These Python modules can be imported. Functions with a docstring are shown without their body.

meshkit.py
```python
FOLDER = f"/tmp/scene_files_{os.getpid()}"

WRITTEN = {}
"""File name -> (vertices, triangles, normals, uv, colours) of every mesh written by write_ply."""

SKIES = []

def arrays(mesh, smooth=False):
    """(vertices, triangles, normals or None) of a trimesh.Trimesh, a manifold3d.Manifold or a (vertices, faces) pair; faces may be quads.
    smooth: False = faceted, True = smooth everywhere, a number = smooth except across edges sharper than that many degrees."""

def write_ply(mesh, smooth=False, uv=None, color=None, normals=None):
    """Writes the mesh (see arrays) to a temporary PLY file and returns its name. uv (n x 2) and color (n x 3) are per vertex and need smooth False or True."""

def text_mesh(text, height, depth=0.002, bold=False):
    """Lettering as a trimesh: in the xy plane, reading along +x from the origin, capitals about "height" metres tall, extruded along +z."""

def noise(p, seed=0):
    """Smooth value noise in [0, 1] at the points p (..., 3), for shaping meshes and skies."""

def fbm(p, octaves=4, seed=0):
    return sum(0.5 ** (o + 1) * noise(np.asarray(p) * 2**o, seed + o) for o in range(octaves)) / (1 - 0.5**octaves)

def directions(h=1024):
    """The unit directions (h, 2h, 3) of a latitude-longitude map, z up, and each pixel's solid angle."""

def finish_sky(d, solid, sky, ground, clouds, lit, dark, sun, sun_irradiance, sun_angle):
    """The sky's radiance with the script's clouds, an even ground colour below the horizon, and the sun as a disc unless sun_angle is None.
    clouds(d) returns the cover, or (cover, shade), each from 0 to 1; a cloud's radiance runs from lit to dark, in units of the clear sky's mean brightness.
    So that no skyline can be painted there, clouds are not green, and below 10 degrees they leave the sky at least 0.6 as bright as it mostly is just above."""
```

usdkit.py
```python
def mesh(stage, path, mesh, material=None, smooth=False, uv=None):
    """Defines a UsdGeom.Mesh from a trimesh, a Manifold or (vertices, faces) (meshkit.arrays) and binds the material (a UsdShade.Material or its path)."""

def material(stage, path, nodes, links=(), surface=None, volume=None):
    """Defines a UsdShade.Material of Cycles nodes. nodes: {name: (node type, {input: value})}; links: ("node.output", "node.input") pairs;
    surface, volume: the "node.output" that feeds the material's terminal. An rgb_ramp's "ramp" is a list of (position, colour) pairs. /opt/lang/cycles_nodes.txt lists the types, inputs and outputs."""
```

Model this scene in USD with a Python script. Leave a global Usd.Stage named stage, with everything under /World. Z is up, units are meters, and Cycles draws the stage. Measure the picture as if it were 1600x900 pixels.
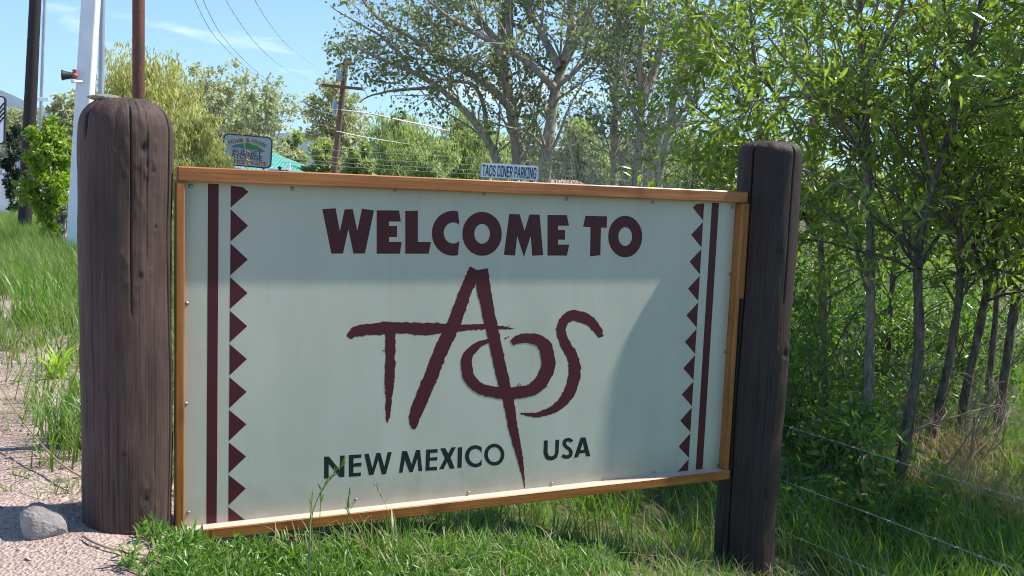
import math
import numpy as np
import trimesh
from shapely.geometry import Polygon, LineString
from shapely.ops import unary_union
from pxr import Usd, UsdGeom, UsdLux, UsdShade, Gf, Sdf, Vt
import usdkit
import meshkit
from meshkit import fbm, noise

stage = Usd.Stage.CreateInMemory()
UsdGeom.SetStageUpAxis(stage, 'Z')
UsdGeom.SetStageMetersPerUnit(stage, 1.0)
UsdGeom.Xform.Define(stage, '/World')
UsdGeom.Scope.Define(stage, '/World/Looks')

# ------------------------------------------------------------------ camera
EYE = np.array([0.0, 0.0, 1.45])
FOC = 1436.1            # focal length in pixels of the 1600 px wide photograph
PITCH, ROLL = 0.1031, 0.0391
_f = np.array([0, math.cos(PITCH), -math.sin(PITCH)])
_u = np.array([0, math.sin(PITCH), math.cos(PITCH)])
_r = np.array([1.0, 0, 0])
c_, s_ = math.cos(ROLL), math.sin(ROLL)
RIGHT, UP, FWD = c_ * _r + s_ * _u, -s_ * _r + c_ * _u, _f
cam = UsdGeom.Camera.Define(stage, '/World/camera')
m = Gf.Matrix4d(1.0)
for i, a in enumerate((RIGHT, UP, -FWD)):
    m.SetRow(i, Gf.Vec4d(*map(float, a), 0.0))
m.SetRow(3, Gf.Vec4d(*map(float, EYE), 1.0))
cam.AddTransformOp().Set(m)
cam.CreateHorizontalApertureAttr(36.0)
cam.CreateVerticalApertureAttr(20.25)
cam.CreateFocalLengthAttr(36.0 * FOC / 1600)
cam.CreateClippingRangeAttr(Gf.Vec2f(0.05, 30000))
cam.CreateExposureAttr(1.0)

# ------------------------------------------------------------------ sign frame of reference
YAW = 0.4355
ORG = np.array([-1.1873, 3.2333, 0.0474]) + EYE        # top left front corner of the frame
DV = np.array([math.cos(YAW), math.sin(YAW), 0.0])
NV = np.array([math.sin(YAW), -math.cos(YAW), 0.0])
ZV = np.array([0, 0, 1.0])
SW, SH = 2.5, 1.3694

# ------------------------------------------------------------------ sky and sun
SUN = 0.60 * DV + 0.80 * ZV + 0.110 * NV
SUN /= np.linalg.norm(SUN)
SUN_EL, SUN_ROT = math.asin(SUN[2]), math.atan2(SUN[0], SUN[1])
usdkit.material(stage, '/World/Looks/sky', {
    'sky': ('sky_texture', {'sky_type': 'single_scattering', 'sun_disc': False, 'sun_elevation': SUN_EL, 'sun_rotation': SUN_ROT,
                            'altitude': 600.0, 'air_density': 1.0, 'aerosol_density': 0.5, 'ozone_density': 1.4}),
    'tc': ('texture_coordinate', {}),
    'map': ('mapping', {'scale': (2.2, 2.2, 13.0), 'location': (0.4, 0.2, 0.1)}),
    'n': ('noise_texture', {'scale': 2.2, 'detail': 7.0, 'roughness': 0.55, 'distortion': 0.3}),
    'r': ('rgb_ramp', {'ramp': [(0.0, (0, 0, 0)), (0.55, (0, 0, 0)), (0.72, (0.85, 0.85, 0.85)), (1.0, (1, 1, 1))]}),
    'sep': ('separate_xyz', {}),
    'low': ('map_range', {'from_min': 0.34, 'from_max': 0.10, 'to_min': 0.0, 'to_max': 1.0, 'clamp': True}),
    'mul': ('math', {'math_type': 'multiply'}),
    'mix': ('mix', {'mix_type': 'mix', 'color2': (9.5, 9.8, 10.2)}),
    'tint': ('mix', {'mix_type': 'multiply', 'fac': 1.0, 'color2': (0.74, 1.01, 1.15)}),
    'bg': ('background_shader', {'strength': 0.088}),
}, [('tc.generated', 'map.vector'), ('map.vector', 'n.vector'), ('n.fac', 'r.fac'), ('tc.generated', 'sep.vector'), ('sep.z', 'low.value'),
    ('r.color', 'mul.value1'), ('low.result', 'mul.value2'), ('mul.value', 'mix.fac'), ('sky.color', 'tint.color1'), ('tint.color', 'mix.color1'), ('mix.color', 'bg.color')], surface='bg.background')
dome = UsdLux.DomeLight.Define(stage, '/World/sky')
UsdShade.MaterialBindingAPI.Apply(dome.GetPrim()).Bind(UsdShade.Material.Get(stage, '/World/Looks/sky'))
dome.GetPrim().SetCustomDataByKey('kind', 'structure')
sun = UsdLux.DistantLight.Define(stage, '/World/sun')
sun.CreateIntensityAttr(1.25)
sun.CreateAngleAttr(0.9)
sun.CreateNormalizeAttr(True)
sun.CreateColorAttr(Gf.Vec3f(1.0, 0.95, 0.87))
zx = SUN
xx = np.cross(ZV, zx); xx /= np.linalg.norm(xx)
yx = np.cross(zx, xx)
m = Gf.Matrix4d(1.0)
for i, a in enumerate((xx, yx, zx)):
    m.SetRow(i, Gf.Vec4d(*map(float, a), 0.0))
sun.AddTransformOp().Set(m)


# ------------------------------------------------------------------ helpers
def ray(px, py):
    v = (px - 800) / FOC * RIGHT + (450 - py) / FOC * UP + FWD
    return v


def at(px, py, depth):
    """the point on the line of sight whose distance along y is depth"""
    v = ray(px, py)
    return EYE + v * (depth / v[1])


def on_board(px, py, n=-0.052):
    """(u, v) on the board's plane, metres"""
    v = ray(px, py)
    o = ORG + NV * n - EYE
    p = EYE + v * ((o @ NV) / (v @ NV))
    return np.array([(p - ORG) @ DV, p[2] - ORG[2]])


def board(u, v, n):
    return ORG + np.multiply.outer(u, DV) + np.multiply.outer(v, ZV) + np.multiply.outer(n, NV)


def smooth(a, b, x):
    t = np.clip((np.asarray(x, float) - a) / (b - a), 0, 1)
    return t * t * (3 - 2 * t)


def ground_z(x, y):
    x, y = np.asarray(x, float), np.asarray(y, float)
    u = (x - ORG[0]) * DV[0] + (np.clip(y, 2.2, 4.6) - ORG[1]) * DV[1]
    z = np.interp(u, [-0.30, -0.06, 0.08, 0.45, 0.9, 1.5, 2.1, 2.6, 3.3], [0.235, 0.20, 0.085, 0.045, 0.015, -0.09, -0.26, -0.40, -0.50])
    far = smooth(25, 70, y)
    z = z * (1 - far) - 0.2 * far
    p = np.stack([x, y, np.zeros_like(x)], -1)
    near = smooth(40, 12, np.hypot(x, y))
    z = z + near * (0.05 * (fbm(p * 0.9 + 31, 3, 3) - 0.5) + 0.022 * (fbm(p * 6.0, 3, 5) - 0.5))
    return z


def ground_hit(px, py):
    v = ray(px, py)
    t = np.linspace(1.2, 80, 6000)
    p = EYE + v * t[:, None]
    below = np.nonzero(p[:, 2] < ground_z(p[:, 0], p[:, 1]))[0]
    return p[below[0]] if len(below) else p[-1]


used = {}


def numbered(parent, name):
    k = used.get((parent, name), 0)
    used[(parent, name)] = k + 1
    return f'{parent}/{name}' if k == 0 else f'{parent}/{name}_{k:03d}'


def props(prim, label=None, cat=None, group=None, kind=None):
    for k, v in (('label', label), ('category', cat), ('group', group), ('kind', kind)):
        if v:
            prim.SetCustomDataByKey(k, v)


class Thing:
    def __init__(self, name, label, cat, base, group=None, kind=None):
        self.path = numbered('/World', name)
        self.base = np.asarray(base, float)
        x = UsdGeom.Xform.Define(stage, self.path)
        x.AddTranslateOp().Set(Gf.Vec3d(*map(float, self.base)))
        props(x.GetPrim(), label, cat, group, kind)

    def part(self, name, mesh, mat, parent=None, label=None, smooth=False, kind=None):
        v, f, n = meshkit.arrays(mesh, smooth)
        return self.raw(name, v, f, n, mat, parent, label, kind)

    def raw(self, name, v, f, n, mat, parent=None, label=None, kind=None, dark=None):
        path = numbered(parent or self.path, name)
        put(path, v - self.base, f, n, mat, dark)
        props(stage.GetPrimAtPath(path), label, None, None, kind)
        return path


def put(path, v, f, n, mat, dark=None):
    g = UsdGeom.Mesh.Define(stage, path)
    g.CreatePointsAttr(Vt.Vec3fArray.FromNumpy(np.asarray(v, np.float32)))
    g.CreateFaceVertexCountsAttr(Vt.IntArray.FromNumpy(np.full(len(f), np.asarray(f).shape[1], np.int32)))
    g.CreateFaceVertexIndicesAttr(Vt.IntArray.FromNumpy(np.asarray(f, np.int32).ravel()))
    g.CreateSubdivisionSchemeAttr('none')
    if n is not None:
        g.CreateNormalsAttr(Vt.Vec3fArray.FromNumpy(np.asarray(n, np.float32)))
        g.SetNormalsInterpolation('vertex')
    if dark is not None:
        UsdGeom.PrimvarsAPI(g).CreatePrimvar('dark', Sdf.ValueTypeNames.FloatArray, 'vertex').Set(Vt.FloatArray.FromNumpy(np.asarray(dark, np.float32)))
    UsdShade.MaterialBindingAPI.Apply(g.GetPrim()).Bind(mat)
    return g


def single(name, mesh, mat, label=None, cat=None, group=None, kind=None, smooth=False):
    path = numbered('/World', name)
    v, f, n = meshkit.arrays(mesh, smooth)
    put(path, v, f, n, mat)
    props(stage.GetPrimAtPath(path), label, cat, group, kind)


def cat_meshes(ms):
    return trimesh.util.concatenate(ms)


def tubes(P, R, sides):
    """P (N,k,3) polylines, R (N,k) radii -> vertices, quads"""
    P, R = np.asarray(P, float), np.asarray(R, float)
    N, k, _ = P.shape
    T = np.gradient(P, axis=1)
    T /= np.linalg.norm(T, axis=2, keepdims=True) + 1e-12
    ref = np.where(np.abs(T[:, :1, 2:]) < 0.9, [0, 0, 1.0], [1.0, 0, 0])
    A = np.cross(T, np.broadcast_to(ref, T.shape)); A /= np.linalg.norm(A, axis=2, keepdims=True) + 1e-12
    B = np.cross(T, A)
    a = np.arange(sides) * 2 * np.pi / sides
    V = P[:, :, None] + R[:, :, None, None] * (np.cos(a)[:, None] * A[:, :, None] + np.sin(a)[:, None] * B[:, :, None])
    i, j = np.meshgrid(np.arange(k - 1), np.arange(sides), indexing='ij')
    q = np.stack([i * sides + j, i * sides + (j + 1) % sides, (i + 1) * sides + (j + 1) % sides, (i + 1) * sides + j], -1).reshape(-1, 4)
    F = (q[None] + (np.arange(N) * k * sides)[:, None, None]).reshape(-1, 4)
    return V.reshape(-1, 3), F


def tri(v, f):
    f = np.asarray(f)
    if f.shape[1] == 4:
        f = np.vstack([f[:, [0, 1, 2]], f[:, [0, 2, 3]]])
    return trimesh.Trimesh(v, f, process=False)


def tube(points, r, sides=8):
    p = np.asarray(points, float)
    r = np.broadcast_to(np.asarray(r, float), (len(p),))
    v, f = tubes(p[None], r[None], sides)
    mesh = tri(v, f)
    caps = []
    n = len(p)
    for ring, c in ((0, p[0]), (n - 1, p[-1])):
        vv = np.vstack([v[ring * sides:(ring + 1) * sides], c])
        ff = [[j, (j + 1) % sides, sides] if ring else [(j + 1) % sides, j, sides] for j in range(sides)]
        caps.append(trimesh.Trimesh(vv, ff, process=False))
    return cat_meshes([mesh] + caps)


def resample(pts, k):
    p = np.asarray(pts, float)
    d = np.r_[0, np.cumsum(np.linalg.norm(np.diff(p, axis=0), axis=1))]
    from scipy.interpolate import PchipInterpolator
    return PchipInterpolator(d, p)(np.linspace(0, d[-1], k))


def cbox(lo, hi, c=0.004):
    """a box with chamfered edges"""
    lo, hi = np.asarray(lo, float), np.asarray(hi, float)
    c = min(c, (hi - lo).min() * 0.45)
    pts = []
    for s in np.ndindex(2, 2, 2):
        for k in range(3):
            p = np.where(s, hi, lo).astype(float)
            for j in range(3):
                if j != k:
                    p[j] += -c if s[j] else c
            pts.append(p)
    return trimesh.convex.convex_hull(np.array(pts))


def to_board(mesh):
    v = np.asarray(mesh.vertices)
    return trimesh.Trimesh(board(v[:, 0], v[:, 1], v[:, 2]), mesh.faces, process=False)


def frame_mesh(mesh, o, ax, ay, az):
    v = np.asarray(mesh.vertices)
    return trimesh.Trimesh(o + v[:, :1] * ax + v[:, 1:2] * ay + v[:, 2:] * az, mesh.faces, process=False)


# ------------------------------------------------------------------ materials
M = {}


def mat(name, nodes, links, surface):
    M[name] = usdkit.material(stage, '/World/Looks/' + name, nodes, links, surface=surface)


def plain(name, color, rough=0.6, var=0.25, scale=6.0, bump=0.0, bscale=60.0, metallic=0.0, stretch=(1, 1, 1), spec=0.5, detail=5.0, bdist=0.01):
    lo = tuple(c * (1 - var) for c in color)
    hi = tuple(min(c * (1 + var), 0.95) for c in color)
    mat(name, {
        'g': ('geometry', {}), 'mp': ('mapping', {'scale': stretch}),
        'n': ('noise_texture', {'scale': scale, 'detail': detail, 'roughness': 0.6}),
        'r': ('rgb_ramp', {'ramp': [(0.3, lo), (0.7, hi)]}),
        'b': ('noise_texture', {'scale': bscale, 'detail': 4.0}),
        'bp': ('bump', {'strength': bump, 'distance': bdist}),
        'p': ('principled_bsdf', {'roughness': rough, 'metallic': metallic, 'specular_ior_level': spec}),
    }, [('g.position', 'mp.vector'), ('mp.vector', 'n.vector'), ('n.fac', 'r.fac'), ('r.color', 'p.base_color'), ('mp.vector', 'b.vector'),
        ('b.fac', 'bp.height')] + ([('bp.normal', 'p.normal')] if bump else []), 'p.BSDF')


def leafmat(name, cols, trans=0.35, rough=0.45, tcol=None, spec=0.4):
    """leaves: a colour per leaf, part of the light passing through"""
    n = len(cols)
    ramp = [(i / max(n - 1, 1), c) for i, c in enumerate(cols)]
    t = [(p, tuple(min(x * k, 0.9) for x, k in zip(c, tcol or (1.7, 2.0, 0.9)))) for p, c in ramp]
    mat(name, {
        'g': ('geometry', {}),
        'r': ('rgb_ramp', {'ramp': ramp}), 't': ('rgb_ramp', {'ramp': t}),
        'p': ('principled_bsdf', {'roughness': rough, 'specular_ior_level': spec}),
        'tr': ('translucent_bsdf', {}),
        'mx': ('mix_closure', {'fac': trans}),
    }, [('g.random_per_island', 'r.fac'), ('g.random_per_island', 't.fac'), ('r.color', 'p.base_color'), ('t.color', 'tr.color'),
        ('p.BSDF', 'mx.closure1'), ('tr.BSDF', 'mx.closure2')], 'mx.closure')


# dark stained log: long grain, checks and a darkness that comes with the mesh (knots, splits)
for nm_, k_ in (('stained_log', 0.86), ('shaded_stained_log', 0.42)):  # second is a darker copy, with the right post's shade in its colour
    mat(nm_, {
        'g': ('geometry', {}), 'mp': ('mapping', {'scale': (120, 120, 2.6)}), 'mp2': ('mapping', {'scale': (6, 6, 2.6)}), 'mp4': ('mapping', {'scale': (75, 75, 1.3)}), 'n4': ('noise_texture', {'scale': 1.0, 'detail': 2.0}), 'r4': ('rgb_ramp', {'ramp': [(0.28, (0.45, 0.42, 0.42)), (0.36, (1, 1, 1))]}), 'mul4': ('mix', {'mix_type': 'multiply', 'fac': 1.0}), 'hh': ('math', {'math_type': 'multiply'}),
        'n': ('noise_texture', {'scale': 1.0, 'detail': 6.0, 'roughness': 0.65}),
        'n2': ('noise_texture', {'scale': 1.0, 'detail': 4.0, 'roughness': 0.6}),
        'r': ('rgb_ramp', {'ramp': [(0.25, tuple(k_ * c for c in (0.040, 0.0235, 0.0205))), (0.5, tuple(k_ * c for c in (0.066, 0.041, 0.037))), (0.75, tuple(k_ * c for c in (0.100, 0.068, 0.062)))]}),
        'r2': ('rgb_ramp', {'ramp': [(0.3, (0.62, 0.60, 0.59)), (0.7, (1.18, 1.12, 1.08))]}),
        'mul': ('mix', {'mix_type': 'multiply', 'fac': 1.0}),
        'a': ('attribute', {'attribute': 'dark'}),
        'dk': ('mix', {'mix_type': 'mix', 'color2': (0.012, 0.008, 0.007)}),
        'bp': ('bump', {'strength': 0.5, 'distance': 0.004}),
        'p': ('principled_bsdf', {'roughness': 0.72, 'specular_ior_level': 0.3}),
    }, [('g.position', 'mp.vector'), ('g.position', 'mp2.vector'), ('mp.vector', 'n.vector'), ('mp2.vector', 'n2.vector'), ('n.fac', 'r.fac'), ('n2.fac', 'r2.fac'),
        ('r.color', 'mul.color1'), ('r2.color', 'mul.color2'), ('mul.color', 'mul4.color1'), ('g.position', 'mp4.vector'), ('mp4.vector', 'n4.vector'), ('n4.fac', 'r4.fac'), ('r4.color', 'mul4.color2'), ('mul4.color', 'dk.color1'), ('a.fac', 'dk.fac'), ('dk.color', 'p.base_color'),
        ('n.fac', 'hh.value1'), ('r4.color', 'hh.value2'), ('hh.value', 'bp.height'), ('bp.normal', 'p.normal')], 'p.BSDF')

# orange stained lumber; the grain runs along the board
for nm, sc in (('cedar_across', (2.2, 2.2, 60)), ('cedar_upright', (55, 55, 2.2))):
    mat(nm, {
        'g': ('geometry', {}), 'mp': ('mapping', {'scale': sc}), 'mp2': ('mapping', {'scale': (4.5, 4.5, 4.5)}),
        'n': ('noise_texture', {'scale': 1.0, 'detail': 6.0, 'roughness': 0.6, 'distortion': 0.6}),
        'n2': ('noise_texture', {'scale': 1.0, 'detail': 3.0}),
        'r': ('rgb_ramp', {'ramp': [(0.25, (0.15, 0.050, 0.011)), (0.5, (0.30, 0.108, 0.025)), (0.75, (0.41, 0.175, 0.05))]}),
        'r2': ('rgb_ramp', {'ramp': [(0.30, (0.55, 0.48, 0.45)), (0.42, (0.95, 0.93, 0.9)), (0.7, (1.1, 1.1, 1.1))]}),
        'mul': ('mix', {'mix_type': 'multiply', 'fac': 1.0}),
        'bp': ('bump', {'strength': 0.3, 'distance': 0.003}),
        'p': ('principled_bsdf', {'roughness': 0.42, 'specular_ior_level': 0.5}),
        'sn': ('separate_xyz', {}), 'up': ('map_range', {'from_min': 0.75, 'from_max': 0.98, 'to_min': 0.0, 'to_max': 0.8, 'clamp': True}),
        'sunlit_top': ('mix', {'mix_type': 'mix', 'color2': (0.66, 0.50, 0.41)}),  # upward faces painted paler: the sun's glare on the ledge put into the colour
    }, [('g.position', 'mp.vector'), ('g.position', 'mp2.vector'), ('mp.vector', 'n.vector'), ('mp2.vector', 'n2.vector'), ('n.fac', 'r.fac'), ('n2.fac', 'r2.fac'),
        ('g.true_normal', 'sn.vector'), ('sn.z', 'up.value'), ('up.result', 'sunlit_top.fac'), ('mul.color', 'sunlit_top.color1'),
        ('r.color', 'mul.color1'), ('r2.color', 'mul.color2'), ('sunlit_top.color', 'p.base_color'), ('n.fac', 'bp.height'), ('bp.normal', 'p.normal')], 'p.BSDF')

mat('sign_paint', {
    'g': ('geometry', {}), 'mp': ('mapping', {'scale': (3, 3, 0.8)}),
    'n': ('noise_texture', {'scale': 1.6, 'detail': 6.0, 'roughness': 0.6}),
    'r': ('rgb_ramp', {'ramp': [(0.25, (0.395, 0.405, 0.340)), (0.7, (0.465, 0.472, 0.402))]}),
    'mp3': ('mapping', {'scale': (26, 26, 1.6)}),
    'n3': ('noise_texture', {'scale': 1.0, 'detail': 3.0}),
    'r3': ('rgb_ramp', {'ramp': [(0.60, (1, 1, 1)), (0.80, (0.93, 0.92, 0.90))]}),
    'mul': ('mix', {'mix_type': 'multiply', 'fac': 1.0}),
    'sz': ('separate_xyz', {}), 'dn': ('noise_texture', {'scale': 7.0, 'detail': 7.0, 'roughness': 0.7}), 'dz': ('math', {'math_type': 'multiply_add', 'value2': 0.30, 'value3': 0.0}),
    'ds': ('math', {'math_type': 'subtract'}), 'dm': ('map_range', {'from_min': 0.16, 'from_max': -0.02, 'to_min': 0.0, 'to_max': 0.5, 'clamp': True}), 'dirt': ('mix', {'mix_type': 'mix', 'color2': (0.24, 0.18, 0.13)}),
    'b': ('noise_texture', {'scale': 3.0, 'detail': 2.0}),
    'bp': ('bump', {'strength': 0.04, 'distance': 0.02}),
    'p': ('principled_bsdf', {'roughness': 0.33, 'specular_ior_level': 0.45}),
}, [('g.position', 'mp.vector'), ('mp.vector', 'n.vector'), ('n.fac', 'r.fac'), ('g.position', 'mp3.vector'), ('mp3.vector', 'n3.vector'), ('n3.fac', 'r3.fac'),
    ('r.color', 'mul.color1'), ('r3.color', 'mul.color2'), ('g.position', 'sz.vector'), ('g.position', 'dn.vector'), ('dn.fac', 'dz.value1'), ('sz.z', 'ds.value1'), ('dz.value', 'ds.value2'), ('ds.value', 'dm.value'), ('dm.result', 'dirt.fac'), ('mul.color', 'dirt.color1'), ('dirt.color', 'p.base_color'), ('g.position', 'b.vector'), ('b.fac', 'bp.height'), ('bp.normal', 'p.normal')], 'p.BSDF')
plain('maroon_paint', (0.066, 0.010, 0.016), 0.45, 0.10, 9, spec=0.3)
plain('black_paint', (0.010, 0.016, 0.016), 0.45, 0.10, 9, spec=0.3)
plain('screw_metal', (0.30, 0.29, 0.27), 0.35, 0.2, 40, metallic=0.8)
plain('rust_pipe', (0.085, 0.030, 0.019), 0.75, 0.45, 14, 0.3, 120, stretch=(1, 1, 0.4))
plain('white_pole', (0.60, 0.60, 0.64), 0.4, 0.07, 3)
plain('grey_pole', (0.30, 0.33, 0.38), 0.45, 0.12, 3, metallic=0.3)
plain('utility_wood', (0.13, 0.075, 0.048), 0.85, 0.4, 3, 0.3, 30, stretch=(8, 8, 0.7))
plain('dark_utility_wood', (0.012, 0.007, 0.009), 0.8, 0.4, 3, 0.3, 30, stretch=(8, 8, 0.7))
plain('wire_grey', (0.33, 0.36, 0.42), 0.5, 0.1, 3)
plain('cable_white', (0.62, 0.62, 0.60), 0.5, 0.1, 3)
plain('barbed_steel', (0.19, 0.20, 0.215), 0.55, 0.3, 30, metallic=0.4)
plain('post_steel', (0.09, 0.12, 0.09), 0.6, 0.25, 30, metallic=0.3)
plain('bark_grey', (0.34, 0.285, 0.23), 0.9, 0.45, 5, 0.6, 40, stretch=(3, 3, 0.7))
plain('bark_sapling', (0.115, 0.086, 0.062), 0.9, 0.75, 10, 1.0, 30, stretch=(3.5, 3.5, 0.8), bdist=0.03)
plain('bark_pale', (0.21, 0.172, 0.128), 0.9, 0.65, 10, 1.0, 30, stretch=(3.5, 3.5, 0.8), bdist=0.03)
plain('twig_grey', (0.36, 0.315, 0.26), 0.9, 0.3, 5)
plain('twig_dead', (0.21, 0.155, 0.115), 0.9, 0.35, 7)
plain('rock_grey', (0.215, 0.19, 0.185), 0.85, 0.22, 16, 0.5, 90)
plain('pebble_pink', (0.40, 0.305, 0.275), 0.9, 0.30, 40)
plain('pebble_grey', (0.36, 0.33, 0.32), 0.9, 0.30, 40)
plain('pebble_dark', (0.19, 0.145, 0.13), 0.9, 0.30, 40)
plain('roof_green', (0.10, 0.33, 0.27), 0.4, 0.08, 2, metallic=0.2)
plain('roof_red', (0.42, 0.24, 0.21), 0.7, 0.15, 5)
plain('roof_orange', (0.42, 0.20, 0.11), 0.8, 0.15, 5)
plain('stucco', (0.42, 0.34, 0.26), 0.9, 0.1, 3)
plain('white_paint', (0.74, 0.75, 0.77), 0.5, 0.04, 3)
plain('grey_paint', (0.36, 0.40, 0.46), 0.5, 0.06, 3)
plain('navy_paint', (0.035, 0.055, 0.11), 0.5, 0.08, 3)
plain('sign_grey', (0.42, 0.43, 0.47), 0.5, 0.05, 3)
plain('sign_green', (0.06, 0.24, 0.07), 0.5, 0.08, 3)
plain('sign_teal', (0.06, 0.22, 0.24), 0.5, 0.08, 3)
plain('sign_brown', (0.23, 0.085, 0.05), 0.5, 0.08, 3)
plain('lamp_black', (0.02, 0.022, 0.03), 0.5, 0.1, 3)
plain('lamp_red', (0.30, 0.05, 0.03), 0.5, 0.1, 3)
plain('mountain', (0.028, 0.042, 0.048), 0.95, 0.35, 0.004, detail=8)

leafmat('leaf_sapling', [(0.18, 0.24, 0.045), (0.25, 0.33, 0.07), (0.33, 0.40, 0.11), (0.20, 0.28, 0.05), (0.43, 0.47, 0.19)], 0.54, 0.30, (1.6, 1.75, 0.9), spec=0.75)
leafmat('leaf_shrub', [(0.10, 0.165, 0.035), (0.14, 0.22, 0.045), (0.20, 0.28, 0.07)], 0.48, 0.4, spec=0.5)
leafmat('leaf_cottonwood', [(0.20, 0.23, 0.12), (0.25, 0.29, 0.15), (0.16, 0.19, 0.11), (0.32, 0.35, 0.20)], 0.45, 0.5, (1.3, 1.5, 0.9))
leafmat('leaf_willow', [(0.34, 0.39, 0.16), (0.27, 0.32, 0.12), (0.41, 0.45, 0.20)], 0.45, 0.5, (1.3, 1.4, 0.9))
leafmat('leaf_willow_gold', [(0.46, 0.45, 0.18), (0.36, 0.39, 0.15), (0.56, 0.43, 0.21), (0.40, 0.44, 0.17)], 0.48, 0.5, (1.2, 1.3, 0.9))
leafmat('leaf_pale', [(0.38, 0.40, 0.24), (0.30, 0.33, 0.18), (0.46, 0.46, 0.30)], 0.46, 0.5, (1.2, 1.3, 0.9))
leafmat('leaf_bright', [(0.19, 0.27, 0.03), (0.26, 0.34, 0.045), (0.12, 0.19, 0.025), (0.32, 0.38, 0.06)], 0.42, 0.42)
leafmat('leaf_juniper', [(0.025, 0.045, 0.025), (0.04, 0.065, 0.035)], 0.1, 0.7)
leafmat('leaf_greysage', [(0.22, 0.21, 0.15), (0.28, 0.26, 0.19), (0.18, 0.18, 0.12)], 0.2, 0.7)
leafmat('grass_green', [(0.10, 0.20, 0.03), (0.14, 0.26, 0.04), (0.19, 0.31, 0.06), (0.25, 0.34, 0.11)], 0.38, 0.42, spec=0.5)
leafmat('grass_weed', [(0.13, 0.22, 0.05), (0.18, 0.285, 0.07), (0.23, 0.33, 0.11), (0.15, 0.24, 0.08)], 0.35, 0.42, spec=0.5)
leafmat('grass_meadow', [(0.11, 0.165, 0.032), (0.15, 0.21, 0.045), (0.20, 0.245, 0.075), (0.28, 0.26, 0.13)], 0.38, 0.5)
leafmat('grass_roadside', [(0.16, 0.21, 0.065), (0.21, 0.255, 0.09), (0.28, 0.28, 0.13), (0.13, 0.19, 0.05)], 0.35, 0.5)
leafmat('grass_straw', [(0.36, 0.27, 0.14), (0.30, 0.18, 0.085), (0.42, 0.34, 0.20)], 0.3, 0.6, (1.1, 1.05, 0.9))
leafmat('grass_lime', [(0.26, 0.36, 0.03), (0.33, 0.42, 0.05)], 0.4, 0.45)
leafmat('stalk_pale', [(0.30, 0.34, 0.16), (0.36, 0.38, 0.20)], 0.3, 0.5, (1.2, 1.2, 0.9))

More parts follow.
